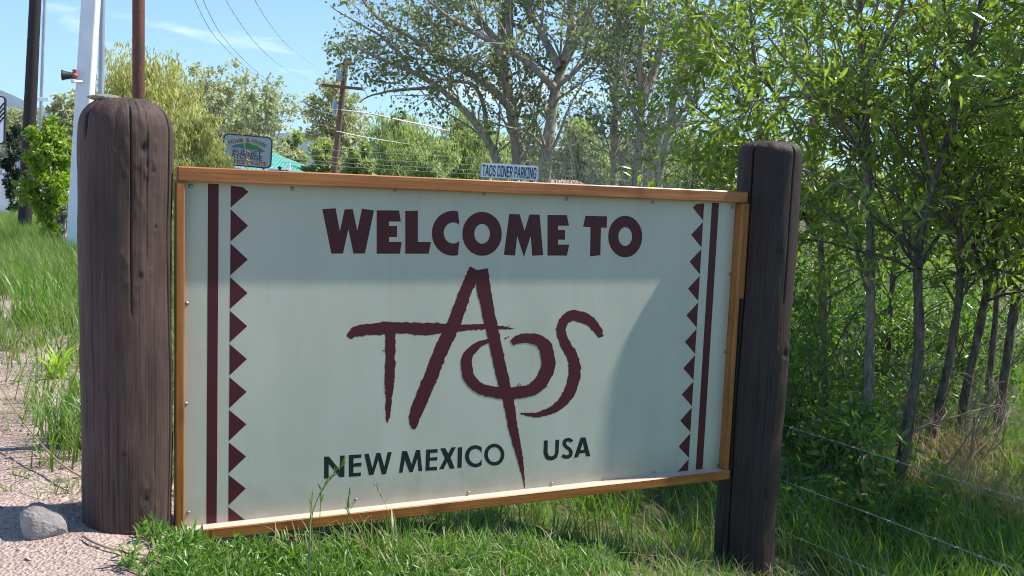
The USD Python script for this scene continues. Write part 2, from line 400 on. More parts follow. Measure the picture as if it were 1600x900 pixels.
# ground: pinkish gravel on the shoulder, soil and litter under the grass
mat('ground', {
    'g': ('geometry', {}),
    'sep': ('separate_xyz', {}),
    'wob': ('noise_texture', {'scale': 1.6, 'detail': 4.0}),
    'nx': ('math', {'math_type': 'multiply_add', 'value2': 0.9, 'value3': -0.45}),
    'xx': ('math', {'math_type': 'add'}),
    'xy': ('math', {'math_type': 'add'}),
    'mx': ('map_range', {'from_min': -0.60, 'from_max': -1.0, 'to_min': 0.0, 'to_max': 1.0, 'clamp': True}),
    'xs': ('math', {'math_type': 'multiply_add', 'value2': 1.7, 'value3': 4.4}), 'xd': ('math', {'math_type': 'add'}),
    'my': ('map_range', {'from_min': 7.0, 'from_max': 5.4, 'to_min': 0.0, 'to_max': 1.0, 'clamp': True}),
    'mul': ('math', {'math_type': 'multiply'}),
    'mx2': ('map_range', {'from_min': -6.6, 'from_max': -8.0, 'to_min': 0.0, 'to_max': 1.0, 'clamp': True}),
    'mask': ('math', {'math_type': 'maximum'}),
    'n1': ('noise_texture', {'scale': 48.0, 'detail': 8.0, 'roughness': 0.75}),
    'n2': ('noise_texture', {'scale': 3.0, 'detail': 5.0}),
    'vor': ('voronoi_texture', {'scale': 75.0}),
    'gr': ('rgb_ramp', {'ramp': [(0.28, (0.21, 0.155, 0.132)), (0.48, (0.41, 0.315, 0.28)), (0.68, (0.57, 0.47, 0.43))]}),
    'gr2': ('rgb_ramp', {'ramp': [(0.30, (0.62, 0.56, 0.52)), (0.45, (0.92, 0.88, 0.86)), (0.7, (1.12, 1.09, 1.08))]}),
    'gm': ('mix', {'mix_type': 'multiply', 'fac': 1.0}),
    'so': ('rgb_ramp', {'ramp': [(0.3, (0.055, 0.045, 0.022)), (0.55, (0.10, 0.095, 0.04)), (0.75, (0.15, 0.15, 0.06))]}),
    'mix': ('mix', {}),
    'bh': ('math', {'math_type': 'add'}),
    'bp': ('bump', {'strength': 0.8, 'distance': 0.02}),
    'p': ('principled_bsdf', {'roughness': 0.92, 'specular_ior_level': 0.2}),
}, [('g.position', 'sep.vector'), ('g.position', 'wob.vector'), ('wob.fac', 'nx.value1'), ('sep.x', 'xx.value1'), ('nx.value', 'xx.value2'), ('sep.y', 'xy.value1'),
    ('nx.value', 'xy.value2'), ('xx.value', 'mx.value'), ('sep.x', 'xs.value1'), ('xs.value', 'xd.value1'), ('xy.value', 'xd.value2'), ('xd.value', 'my.value'), ('mx.result', 'mul.value1'), ('my.result', 'mul.value2'), ('xx.value', 'mx2.value'),
    ('mul.value', 'mask.value1'), ('mx2.result', 'mask.value2'), ('g.position', 'n1.vector'), ('g.position', 'n2.vector'), ('g.position', 'vor.vector'),
    ('n1.fac', 'gr.fac'), ('n2.fac', 'gr2.fac'), ('gr.color', 'gm.color1'), ('gr2.color', 'gm.color2'), ('n1.fac', 'so.fac'), ('mask.value', 'mix.fac'),
    ('so.color', 'mix.color1'), ('gm.color', 'mix.color2'), ('mix.color', 'p.base_color'), ('n1.fac', 'bh.value1'), ('vor.distance', 'bh.value2'), ('bh.value', 'bp.height'),
    ('bp.normal', 'p.normal')], 'p.BSDF')

# ------------------------------------------------------------------ ground and mountains
def axis(lo, hi, step, far):
    a = list(np.arange(lo, hi + 1e-9, step))
    s, x = step, hi
    while x < far:
        s *= 1.22; x += s; a.append(x)
    s, x = step, lo
    b = []
    while x > -far:
        s *= 1.22; x -= s; b.append(x)
    return np.array(b[::-1] + a)


gx, gy = axis(-6.5, 6.5, 0.05, 9000), axis(1.0, 13.0, 0.05, 9000)
X, Y = np.meshgrid(gx, gy)
G = np.stack([X, Y, ground_z(X, Y)], -1)
ny, nx = X.shape
i, j = np.meshgrid(np.arange(ny - 1), np.arange(nx - 1), indexing='ij')
q = np.stack([i * nx + j, i * nx + j + 1, (i + 1) * nx + j + 1, (i + 1) * nx + j], -1).reshape(-1, 4)
single('ground', (G.reshape(-1, 3), q), M['ground'], kind='structure', smooth=True)

ang = np.radians(np.linspace(-62, 62, 160))
rows = np.linspace(0, 1, 14)
V = []
for t in rows:
    dist = 4200 + 2600 * t
    p = np.stack([np.sin(ang) * 3.1, np.cos(ang) * 3.1, np.full_like(ang, 0.0)], -1)
    ridge = 300 + 330 * fbm(p * 1.7 + 5.3, 4, 11) - 150
    ridge += 250 * np.exp(-((np.degrees(ang) + 30.5) / 3.4) ** 2) - 90 * np.exp(-((np.degrees(ang) + 22) / 5.0) ** 2)
    prof = math.sin(t * math.pi / 2) ** 0.8
    h = ridge * prof + 60 * prof * (fbm(np.stack([ang * 30, np.full_like(ang, t * 6), ang * 0], -1), 4, 4) - 0.5) - 3
    V.append(np.stack([np.sin(ang) * dist, np.cos(ang) * dist, h], -1))
V = np.array(V)
ny, nx = V.shape[:2]
i, j = np.meshgrid(np.arange(ny - 1), np.arange(nx - 1), indexing='ij')
q = np.stack([i * nx + j, i * nx + j + 1, (i + 1) * nx + j + 1, (i + 1) * nx + j], -1).reshape(-1, 4)
single('mountains', (V.reshape(-1, 3), q), M['mountain'], kind='structure', smooth=True)

# ------------------------------------------------------------------ the welcome sign
base = board(1.25, 0, 0) * [1, 1, 0] + [0, 0, float(ground_z(*board(1.25, 0, 0)[:2]))]
sign = Thing('welcome_sign', 'large pale green wooden board welcoming to Taos between two dark log posts', 'sign', base)


def log_post(cu, cn, r, top, bottom, seed, cracks, knots, crown, label, power=2.6, wood='stained_log'):
    """a round log: rounded crown, long splits, knots"""
    c = board(cu, 0, cn)
    na, nz = 300, 320
    zt, zb = ORG[2] + top, bottom
    zz = np.linspace(0, 1, nz)
    zz = zb + (zt - crown - zb) * zz
    a = np.linspace(0, 2 * np.pi, na, endpoint=False)
    # crown profile: quarter superellipse closing to a nearly flat top
    ce = 1 - (1 - np.linspace(0, 1, 60)[1:]) ** 2.2
    cr = (1 - ce ** power) ** (1 / power)
    cz = zt - crown + crown * ce
    cr = np.maximum(cr, 0.0); cr[-1] = 0.001
    Z = np.r_[zz, cz]
    Rr = np.r_[np.full(nz, 1.0), cr]
    A, ZZ = np.meshgrid(a, Z)
    RR = np.repeat(Rr[:, None], na, 1)
    pc = np.stack([np.cos(A) * 1.0, np.sin(A) * 1.0, ZZ], -1)
    body = np.clip(RR, 0, 1)
    dr = 0.026 * (fbm(pc * [1.3, 1.3, 1.6] + seed, 3, seed) - 0.5) + 0.0022 * (fbm(pc * [7, 7, 1.5] + seed, 3, seed + 1) - 0.5)
    dr += 0.010 * np.maximum(fbm(pc * [2.2, 2.2, 5.0] + seed, 3, seed + 7) - 0.5, 0)
    dr += 0.0010 * (fbm(pc * [40, 40, 1.0] + seed, 2, seed + 2) - 0.5)
    dark = np.zeros_like(A)
    for (a0, w, dep, z0, z1) in cracks:
        wand = a0 + 0.07 * (fbm(np.stack([ZZ * 2.2, ZZ * 0 + a0 * 7, ZZ * 0], -1), 3, seed + 5) - 0.5)
        da = np.abs((A - wand + np.pi) % (2 * np.pi) - np.pi) * r
        on = smooth(z0, z0 + 0.08, ZZ) * smooth(z1 + 0.05, z1 - 0.05, ZZ)
        g = np.exp(-(da / w) ** 2) * on
        dr -= dep * g * (1.0 if dep > 0.009 else 0.5)
        dark = np.maximum(dark, g * min(1.0, dep / 0.012))
    for (a0, z0, w, dep) in knots:
        da = ((A - a0 + np.pi) % (2 * np.pi) - np.pi) * r
        dist = np.hypot(da, (ZZ - z0) * 0.55) / w
        dist = dist * (1 + 1.5 * (noise(np.stack([A * 9, ZZ * 30, A * 0 + z0], -1), seed) - 0.5))
        dr += 0.55 * dep * (np.exp(-(dist / 2.4) ** 2) - 1.9 * np.exp(-(dist * 1.3) ** 2))
        dark = np.maximum(dark, 0.9 * np.exp(-(dist * 1.25) ** 2))
    rad = r * RR + dr * body ** 0.5 * np.where(RR > 0.01, 1, 0)
    ZZ = ZZ + np.where(RR < 0.98, 0.012 * (fbm(pc * [5, 5, 5] * np.stack([RR, RR, RR * 0 + 1], -1), 3, seed + 9) - 0.5), 0)
    V = np.stack([c[0] + rad * np.cos(A), c[1] + rad * np.sin(A), ZZ], -1)
    nn = len(Z)
    i, j = np.meshgrid(np.arange(nn - 1), np.arange(na), indexing='ij')
    q = np.stack([i * na + j, i * na + (j + 1) % na, (i + 1) * na + (j + 1) % na, (i + 1) * na + j], -1).reshape(-1, 4)
    v, f, n = meshkit.arrays((V.reshape(-1, 3), q), True)
    return sign.raw('post', v, f, n, M[wood], label=label, dark=dark.ravel())


def facing(cu, cn):
    p = EYE - board(cu, 0, cn)
    return math.atan2(p[1], p[0])


LU, LN, LR = -0.163, -0.045, 0.150
RU, RN, RRAD = 2.653, -0.05, 0.146
fl, fr = facing(LU, LN), facing(RU, RN)


def post_z(px, py):
    v = ray(px, py)
    o = ORG - EYE
    t = (o @ NV) / (v @ NV)
    return EYE[2] + (v * t)[2]


ltop = post_z(195, 152) - ORG[2]
rtop = post_z(1200, 219) - ORG[2]
lz = lambda py: post_z(200, py)
post_l = log_post(LU, LN, LR, ltop, -0.25, 3,
                  [(fl + 1.16, 0.0035, 0.030, lz(1000), lz(165)), (fl + 1.32, 0.0022, 0.014, lz(1000), lz(230)), (fl + 0.1, 0.0022, 0.010, lz(500), lz(160)), (fl - 0.75, 0.002, 0.007, lz(900), lz(330)),
                   (fl + 0.45, 0.002, 0.008, lz(420), lz(150)), (fl + 0.62, 0.0018, 0.006, lz(1000), lz(480)), (fl - 0.4, 0.0018, 0.006, lz(800), lz(400)), (fl + 0.28, 0.0015, 0.005, lz(330), lz(160)),
                   (fl - 0.95, 0.005, 0.016, lz(230), lz(150)), (fl - 0.15, 0.0015, 0.005, lz(1000), lz(640))],
                  [(fl + 0.38, lz(232), 0.017, 0.012), (fl + 0.62, lz(266), 0.008, 0.006), (fl + 0.70, lz(353), 0.008, 0.007), (fl + 0.30, lz(428), 0.013, 0.007),
                   (fl + 0.42, lz(770), 0.010, 0.008), (fl - 0.05, lz(697), 0.006, 0.004)],
                  0.138, 'thicker log post with split and knots left of the board', 2.9)
rz = lambda py: post_z(1200, py)
post_r = log_post(RU, RN, RRAD, rtop, -0.75, 8,
                  [(fr - 0.55, 0.0032, 0.018, rz(1000), rz(225)), (fr + 0.8, 0.003, 0.010, rz(480), rz(225)), (fr + 0.1, 0.0018, 0.006, rz(800), rz(300)), (fr - 0.2, 0.0016, 0.005, rz(600), rz(240)),
                   (fr + 0.4, 0.0016, 0.005, rz(1000), rz(500))],
                  [(fr + 1.0, rz(545), 0.014, 0.012), (fr + 0.55, rz(390), 0.010, 0.006)],
                  0.075, 'thinner log post right of the board', 3.0, 'shaded_stained_log')

# curled piece of weathered cap on top of the left post
capc = board(LU, 0, LN) + [0, 0, 0]
cap = trimesh.creation.icosphere(3, 1.0)
cv = np.asarray(cap.vertices) * [0.062, 0.05, 0.011]
cv += 0.012 * (fbm(cv * 40, 3, 2) - 0.5)[:, None] * [0.6, 0.6, 1]
wcap = at(172, 153.5, capc[1])
cap.vertices = cv + [wcap[0], capc[1] - 0.03, ltop + ORG[2] - 0.004]
plain('weathered_wood', (0.20, 0.19, 0.165), 0.9, 0.35, 30, 0.5, 90)
sign.part('cap_splinter', cap, M['weathered_wood'], parent=post_l, smooth=True)

# board
PN = -0.052         # the painted face lies this far behind the front of the frame


def bow(u, v):
    return np.zeros_like(np.asarray(u, float))


nu, nv = 60, 34
uu, vv = np.meshgrid(np.linspace(0.012, SW - 0.012, nu), np.linspace(-SH + 0.012, -0.012, nv))
front = board(uu, vv, PN + bow(uu, vv)).reshape(-1, 3)
back = front - NV * 0.012
i, j = np.meshgrid(np.arange(nv - 1), np.arange(nu - 1), indexing='ij')
q = np.stack([i * nu + j, i * nu + j + 1, (i + 1) * nu + j + 1, (i + 1) * nu + j], -1).reshape(-1, 4)
q2 = q[:, ::-1] + nu * nv
vf, ff, nf = meshkit.arrays((front, q), True)
vb, fb, nb = meshkit.arrays((back, q[:, ::-1]), True)
panel = sign.raw('panel', np.vstack([vf, vb]), np.vstack([ff, fb + len(vf)]), np.vstack([nf, nb]), M['sign_paint'])

# frame boards: the rails are hull shaped with softened edges and end to end
def rail(lo, hi, name, m, label=None, bowed=None):
    b = cbox(lo, hi, 0.004)
    b = b.subdivide_to_size(0.12, max_iter=8) if False else b
    sign.part(name, to_board(b), M[m], label=label, smooth=25)


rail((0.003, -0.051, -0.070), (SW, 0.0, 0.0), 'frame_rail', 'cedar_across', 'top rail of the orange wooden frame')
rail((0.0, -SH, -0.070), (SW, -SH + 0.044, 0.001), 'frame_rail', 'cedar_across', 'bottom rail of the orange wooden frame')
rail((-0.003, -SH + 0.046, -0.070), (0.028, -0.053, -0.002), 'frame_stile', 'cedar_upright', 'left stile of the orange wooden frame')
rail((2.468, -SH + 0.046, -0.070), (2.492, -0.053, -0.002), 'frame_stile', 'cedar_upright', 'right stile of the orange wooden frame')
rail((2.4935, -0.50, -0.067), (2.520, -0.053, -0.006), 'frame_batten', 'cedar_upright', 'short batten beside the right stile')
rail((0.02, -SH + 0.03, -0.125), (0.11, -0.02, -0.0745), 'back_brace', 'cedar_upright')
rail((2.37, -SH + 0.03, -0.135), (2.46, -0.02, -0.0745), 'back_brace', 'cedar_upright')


def flat_part(poly, name, m, parent, label=None, lift=0.0004):
    """a painted mark as a skin of paint on the face of the board"""
    polys = getattr(poly, 'geoms', [poly])
    ms = []
    for p in polys:
        if p.area < 2e-7:
            continue
        e = trimesh.creation.extrude_polygon(p, lift * 0.6, engine='earcut')
        v = np.asarray(e.vertices)
        ms.append(trimesh.Trimesh(board(v[:, 0], v[:, 1], PN + bow(v[:, 0], v[:, 1]) + lift * 0.4 + v[:, 2]), e.faces, process=False))
    return sign.part(name, cat_meshes(ms), M[m], parent=parent, label=label)


def dense(poly, step=0.03):
    return poly.segmentize(step)


def px_poly(pts, ox, oy, s, holes=()):
    cv = lambda L: [tuple(on_board(ox + x / s, oy + y / s)) for x, y in L]
    return Polygon(cv(pts), [cv(h) for h in holes])


def ell(cx, cy, rx, ry, a0=0, a1=360, n=44):
    a = np.radians(np.linspace(a0, a1, n))
    return [(cx + rx * math.cos(t), cy - ry * math.sin(t)) for t in a]


def cshape(cx, cy, rx, ry, cut_x, ix, iy, irx, iry, icut):
    a = math.degrees(math.acos((cut_x - cx) / rx)); b = math.degrees(math.acos((icut - ix) / irx))
    return ell(cx, cy, rx, ry, a, 360 - a) + ell(ix, iy, irx, iry, 360 - b, b)


A1 = (490, 310, 8.0); A2 = (660, 310, 8.0); A3 = (820, 320, 8.0); A4 = (490, 690, 8.0); A5 = (640, 670, 1600 / 300)
big = [
    ('W', [(108, 135), (275, 122), (328, 410), (388, 135), (490, 135), (545, 405), (605, 128), (755, 150), (642, 690), (498, 690), (435, 385), (368, 690), (222, 690)], A1, ()),
    ('E', [(788, 148), (1068, 150), (1092, 290), (942, 290), (942, 345), (1042, 345), (1042, 482), (942, 482), (942, 545), (1102, 545), (1078, 692), (788, 692)], A1, ()),
    ('L', [(1145, 158), (1303, 152), (1303, 545), (1468, 545), (1438, 692), (1145, 692)], A1, ()),
    ('C', cshape(380, 436, 262, 281, 445, 385, 432, 118, 131, 462), A2, ()),
    ('O', ell(746, 443, 247, 275), A2, (ell(746, 443, 97, 123),)),
    ('M', [(1085, 195), (1215, 198), (1277, 405), (1338, 200), (1465, 202), (1510, 708), (1372, 718), (1354, 470), (1268, 735), (1185, 468), (1158, 715), (1018, 705)], A2, ()),
    ('E', [(283, 128), (525, 128), (552, 262), (415, 262), (415, 315), (502, 315), (502, 437), (415, 437), (415, 497), (555, 497), (527, 635), (283, 635)], A3, ()),
    ('T', [(757, 138), (1028, 143), (1024, 288), (952, 285), (945, 630), (815, 645), (820, 278), (728, 275)], A3, ()),
    ('O', ell(1255, 397, 213, 260), A3, (ell(1255, 397, 85, 117),)),
]
for ch, pts, (ox, oy, s), holes in big:
    flat_part(dense(px_poly(pts, ox, oy, s, holes), 0.05), 'letter', 'maroon_paint', panel, f'maroon capital {ch} of WELCOME TO')

small = [
    ('N', [(132, 188), (192, 185), (330, 358), (332, 176), (388, 172), (385, 440), (325, 443), (190, 280), (188, 460), (132, 464)], A4, ()),
    ('E', [(442, 168), (598, 158), (598, 200), (500, 207), (498, 272), (598, 262), (598, 308), (498, 316), (498, 392), (592, 385), (590, 430), (442, 440)], A4, ()),
    ('W', [(635, 155), (690, 150), (735, 330), (785, 142), (835, 140), (885, 315), (925, 132), (978, 130), (905, 405), (852, 408), (808, 225), (748, 414), (692, 418)], A4, ()),
    ('M', [(1108, 118), (1168, 118), (1225, 285), (1280, 106), (1332, 104), (1358, 366), (1312, 368), (1298, 210), (1240, 378), (1198, 382), (1140, 225), (1112, 388), (1066, 390)], A4, ()),
    ('E', [(138, 173), (234, 168), (234, 198), (170, 202), (170, 240), (230, 234), (230, 262), (168, 266), (166, 320), (228, 315), (228, 344), (132, 350)], A5, ()),
    ('X', [(256, 163), (296, 160), (322, 205), (348, 155), (386, 152), (342, 240), (376, 330), (336, 333), (312, 275), (284, 335), (246, 336), (294, 245)], A5, ()),
    ('I', [(402, 155), (438, 152), (434, 324), (398, 326)], A5, ()),
    ('C', cshape(548, 228, 86, 92, 602, 550, 228, 54, 62, 600), A5, ()),
    ('O', ell(706, 215, 84, 91), A5, (ell(706, 215, 54, 62),)),
    ('U', [(1120, 98), (1152, 95), (1150, 195), (1160, 222), (1182, 230), (1205, 218), (1213, 190), (1215, 92), (1246, 90), (1242, 195), (1228, 240), (1206, 256), (1182, 264), (1150, 260), (1130, 245), (1115, 200)], A5, ()),
    ('A', [(1425, 72), (1466, 70), (1506, 228), (1470, 230), (1462, 200), (1415, 205), (1404, 236), (1370, 240)], A5, ([(1424, 178), (1455, 174), (1444, 115)],)),
]
for ch, pts, (ox, oy, s), holes in small:
    flat_part(dense(px_poly(pts, ox, oy, s, holes), 0.05), 'letter', 'black_paint', panel, f'black capital {ch} of NEW MEXICO USA')


def brush(cl, hw, k=160):
    """a brush stroke: centre line and half widths in pixels of the traced crop"""
    c = resample([(x, y, h) for (x, y), h in zip(cl, hw)], k)
    return c


def stroke_poly(cl, hw, ox, oy, s, rough, seed, k=220):
    c = resample([(x, y, h) for (x, y), h in zip(cl, hw)], k)
    t = np.gradient(c[:, :2], axis=0); t /= np.linalg.norm(t, axis=1, keepdims=True)
    nrm = np.stack([-t[:, 1], t[:, 0]], 1)
    a = np.arange(k) / k * len(cl) * 6
    def edge(sd):
        q = np.stack([a, a * 0 + sd, a * 0], -1)
        return rough * 2.2 * (fbm(q, 3, sd) - 0.5) + rough * 2.0 * np.maximum(noise(q * 2.3, sd + 3) - 0.68, 0) * 3
    L = c[:, :2] + nrm * (c[:, 2] + edge(seed))[:, None]
    Rr = c[:, :2] - nrm * (c[:, 2] + edge(seed + 20))[:, None]
    pts = np.vstack([L, Rr[::-1]])
    poly = Polygon([tuple(on_board(ox + x / s, oy + y / s)) for x, y in pts]).buffer(0)
    return poly


s38 = 1042 / 440
B = (520, 400, s38)
S_small = stroke_poly([(1352, 108), (1330, 91), (1302, 95), (1288, 120), (1300, 145), (1325, 165), (1345, 195), (1335, 226), (1305, 235), (1272, 220)], [15] * 10, *A5, 0, 1)
flat_part(S_small, 'letter', 'black_paint', panel, 'black capital S of NEW MEXICO USA')
tbar = stroke_poly([(58, 302), (85, 280), (150, 270), (200, 267), (260, 266), (330, 270), (400, 268), (470, 266), (540, 262), (600, 264), (640, 266), (678, 268)], [9, 19, 22, 24, 21, 23, 19, 12, 10, 8, 5, 1], *B, 3.2, 1)
tstem = stroke_poly([(213, 280), (212, 340), (212, 400), (210, 460), (207, 530), (204, 580), (202, 616)], [19, 18.5, 18.5, 17, 12, 9, 2], *B, 3.2, 2)
aleft = stroke_poly([(530, 50), (505, 100), (484, 150), (448, 250), (400, 350), (362, 450), (318, 555), (300, 615), (300, 640)], [24, 23, 23, 24, 25, 25, 24, 18, 5], *B, 2.6, 3)
aright = stroke_poly([(545, 50), (560, 130), (578, 220), (604, 340), (626, 440), (650, 540), (668, 640), (688, 730), (702, 800), (710, 858)], [28, 25, 23, 23, 22, 20, 17, 12, 6, 1], *B, 2.0, 4)
ost = stroke_poly([(584, 312), (530, 335), (495, 385), (499, 435), (530, 480), (590, 503), (650, 508), (720, 500), (770, 465), (797, 400), (790, 345), (760, 312), (710, 303), (662, 322)], [7, 13, 20, 21, 21, 21, 21, 22, 25, 26, 25, 21, 18, 11], *B, 2.4, 5)
sst = stroke_poly([(992, 300), (968, 258), (930, 229), (890, 220), (855, 240), (845, 282), (862, 330), (886, 372), (895, 420), (885, 480), (850, 540), (800, 575), (740, 588), (695, 582)], [9, 18, 21, 20, 18, 17, 18, 21, 22, 22, 18, 13, 8, 2], *B, 2.8, 6)
rng = np.random.default_rng(9)
flecks = []
for (x, y, n, dx, dy) in ((640, 262, 7, 34, 6), (640, 302, 4, 18, 4), (196, 470, 16, 5, 70), (690, 477, 6, 16, 5), (203, 618, 4, 3, 14)):
    for _ in range(n):
        cx, cy = x + rng.normal() * dx * 0.6, y + rng.normal() * dy * 0.6
        rr = rng.uniform(2.0, 4.5)
        flecks.append(Polygon([tuple(on_board(B[0] + (cx + rr * k * math.cos(t)) / B[2], B[1] + (cy + rr * 0.6 * math.sin(t)) / B[2])) for t, k in zip(np.linspace(0, 6.28, 8)[:-1], rng.uniform(0.5, 1.3, 7))]).buffer(0))
flat_part(unary_union([tbar, tstem] + flecks[:11 + 16]), 'brush_letter', 'maroon_paint', panel, 'brushed maroon letter T of TAOS')
flat_part(unary_union([aleft, aright]), 'brush_letter', 'maroon_paint', panel, 'brushed maroon letter A of TAOS', lift=0.0007)
flat_part(unary_union([ost] + flecks[27:33]), 'brush_letter', 'maroon_paint', panel, 'brushed maroon letter O of TAOS', lift=0.0010)
flat_part(sst, 'brush_letter', 'maroon_paint', panel, 'brushed maroon letter S of TAOS')

# stripes and the saw-tooth borders
a0, a1 = on_board(324, 500)[0], on_board(340.5, 500)[0]
tv, bv = on_board(340, 287.5)[1], -SH + 0.046
b0, b1 = on_board(1112.5, 316)[0], on_board(1123.5, 316)[0]
from shapely.geometry import box as sbox
flat_part(dense(sbox(a0, bv, a1, tv), 0.06), 'stripe', 'maroon_paint', panel, 'maroon stripe at the left border')
flat_part(dense(sbox(b0, bv, b1, tv), 0.06), 'stripe', 'maroon_paint', panel, 'maroon stripe at the right border')
n0, n9 = on_board(359, 325.6)[1], on_board(358, 790.7)[1]
step = (n0 - n9) / 9
L0, L1 = on_board(359, 500)[0], on_board(386.5, 500)[0]
R0, R1 = on_board(1099.5, 330)[0], on_board(1082, 330)[0]
wid = L1 - L0
for side, (x0, x1) in enumerate(((L0, L1), (R0, R1))):
    def tr(k):
        return n0 - step * k
    top = min(tv - 0.004, tr(-1))
    peak = tr(-0.5)
    frac = np.clip((tr(-1) - top) / (tr(-1) - peak), 0, 1)
    flat_part(Polygon([(x0, top), (x0 + (x1 - x0) * max(frac, 0.6), top - 0.004), (x1, peak), (x0, tr(0) + 0.003)]), 'border_triangle', 'maroon_paint', panel)
    for k in range(9):
        flat_part(Polygon([(x0, tr(k) - 0.003), (x1, tr(k + 0.5)), (x0, tr(k + 1) + 0.003)]), 'border_triangle', 'maroon_paint', panel)
    z = min((tr(9) - bv) / (0.5 * step), 0.95)
    flat_part(Polygon([(x0, tr(9) - 0.003), (x0 + (x1 - x0) * z, bv), (x0, bv)]), 'border_triangle', 'maroon_paint', panel)

# screws
for (sx, sy) in [(298, 291), (456, 295), (617, 297), (755, 303), (885, 311), (1020, 316), (1143, 324), (292, 474), (290.5, 631), (294.5, 801), (556, 781), (732, 771), (862, 757), (944, 748), (1022, 737), (1126, 727), (1140, 428), (1135, 549)]:
    u, v = on_board(sx, sy)
    v = max(v, -SH + 0.055); u = min(max(u, 0.034), 2.462)
    s = trimesh.creation.icosphere(2, 1.0)
    sv = np.asarray(s.vertices) * [0.0075, 0.0075, 0.005]
    n_ = PN + bow(np.array([u]), np.array([v]))[0]
    sign.part('screw', trimesh.Trimesh(board(u + sv[:, 0], v + sv[:, 1], n_ + 0.001 + sv[:, 2]), s.faces, process=False), M['screw_metal'], smooth=True)

# ------------------------------------------------------------------ trees: limbs and leaves
def unit(a):
    return a / (np.linalg.norm(a, axis=-1, keepdims=True) + 1e-12)


def spawn(P, R, n, t0, t1, length, angle, rise, wob, k, rng, rfac=0.6, rmin=0.002, tpow=1.0, shrink=0.5):
    """n side shoots of the polylines P (N,k,3) with radii R: their polylines and radii"""
    N, kk, _ = P.shape
    L = np.linalg.norm(np.diff(P, axis=1), axis=2).sum(1)
    who = rng.choice(N, n, p=L / L.sum())
    t = t0 + (t1 - t0) * rng.random(n) ** tpow
    x = t * (kk - 1); a = np.minimum(x.astype(int), kk - 2); f = (x - a)[:, None]
    pos = P[who, a] * (1 - f) + P[who, a + 1] * f
    rad = R[who, a] * (1 - f[:, 0]) + R[who, a + 1] * f[:, 0]
    tan = unit(P[who, a + 1] - P[who, a])
    perp = unit(np.cross(tan, rng.normal(size=(n, 3))))
    ang = np.radians(rng.normal(angle, 14, n))[:, None]
    d = unit(tan * np.cos(ang) + perp * np.sin(ang))
    ln = length * (1 - shrink * t) * rng.uniform(0.55, 1.25, n)
    out = [pos]
    for s in range(k - 1):
        d = unit(d + np.array([0, 0, rise / k]) + rng.normal(size=(n, 3)) * wob)
        out.append(out[-1] + d * (ln / (k - 1))[:, None])
    Q = np.stack(out, 1)
    r0 = np.maximum(rad * rfac, rmin)
    return Q, np.maximum(r0[:, None] * np.linspace(1, 0.25, k), rmin * 0.6)


def leaf_sites(P, n, rng, t0=0.15):
    N, k, _ = P.shape
    L = np.linalg.norm(np.diff(P, axis=1), axis=2).sum(1)
    who = rng.choice(N, n, p=L / L.sum())
    t = rng.uniform(t0, 1.0, n)
    x = t * (k - 1); a = np.minimum(x.astype(int), k - 2); f = (x - a)[:, None]
    return P[who, a] * (1 - f) + P[who, a + 1] * f, unit(P[who, a + 1] - P[who, a])


def leaves(pos, tan, rng, size, aspect=0.35, droop=0.3, spread=0.9, jitter=0.0, fine=False):
    """one small folded blade per site; its own island, so that each takes its own tone"""
    n = len(pos)
    d = unit(tan * 0.6 + rng.normal(size=(n, 3)) * spread - np.array([0, 0, droop]))
    s = np.cross(d, unit(rng.normal(size=(n, 3)) + np.array([0, 0, 0.9]))); s = unit(s)
    nm = np.cross(s, d)
    ln = (size * rng.uniform(0.55, 1.3, n))[:, None]
    w = ln * aspect * 0.5 * rng.uniform(0.75, 1.2, n)[:, None]
    p = pos + rng.normal(size=(n, 3)) * jitter
    if fine:
        curl = nm * ln * rng.uniform(-0.18, 0.05, n)[:, None]
        fold = nm * w * 0.35
        v = np.stack([p, p + d * ln * 0.33 + s * w + fold, p + d * ln * 0.38, p + d * ln * 0.33 - s * w + fold,
                      p + d * ln * 0.68 + s * w * 0.8 + curl * 0.5 + fold, p + d * ln * 0.7 + curl * 0.5, p + d * ln * 0.68 - s * w * 0.8 + curl * 0.5 + fold, p + d * ln + curl], 1)
        f = np.array([[0, 2, 1], [0, 3, 2], [1, 2, 5], [1, 5, 4], [2, 3, 6], [2, 6, 5], [4, 5, 7], [5, 6, 7]])
        m_ = 8
    else:
        v = np.stack([p, p + d * ln * 0.45 + s * w + nm * w * 0.25, p + d * ln, p + d * ln * 0.45 - s * w], 1)
        f = np.array([[0, 2, 1], [0, 3, 2]])
        m_ = 4
    F = (f[None] + (np.arange(n) * m_)[:, None, None]).reshape(-1, 3)
    return v.reshape(-1, 3), F


def stack(parts):
    V, F, o = [], [], 0
    for v, f in parts:
        if f.shape[1] == 4:
            f = np.vstack([f[:, [0, 1, 2]], f[:, [0, 2, 3]]])
        V.append(v); F.append(f + o); o += len(v)
    return np.vstack(V), np.vstack(F)


def stem_path(pts, depth, r0, r1, k=24, wob=0.0, rng=None, dd=None):
    """a stem through pixels pts at about the given depth; dd = change of depth towards its tip"""
    dd = dd or 0.0
    n = len(pts)
    P = np.array([at(x, y, depth + dd * i / max(n - 1, 1)) for i, (x, y) in enumerate(pts)])
    Q = resample(P, k)
    if rng is not None and wob:
        Q += np.cumsum(rng.normal(size=Q.shape) * wob, 0) * np.linspace(0, 1, k)[:, None] * 0.5
    return Q, np.linspace(r0, r1, k)


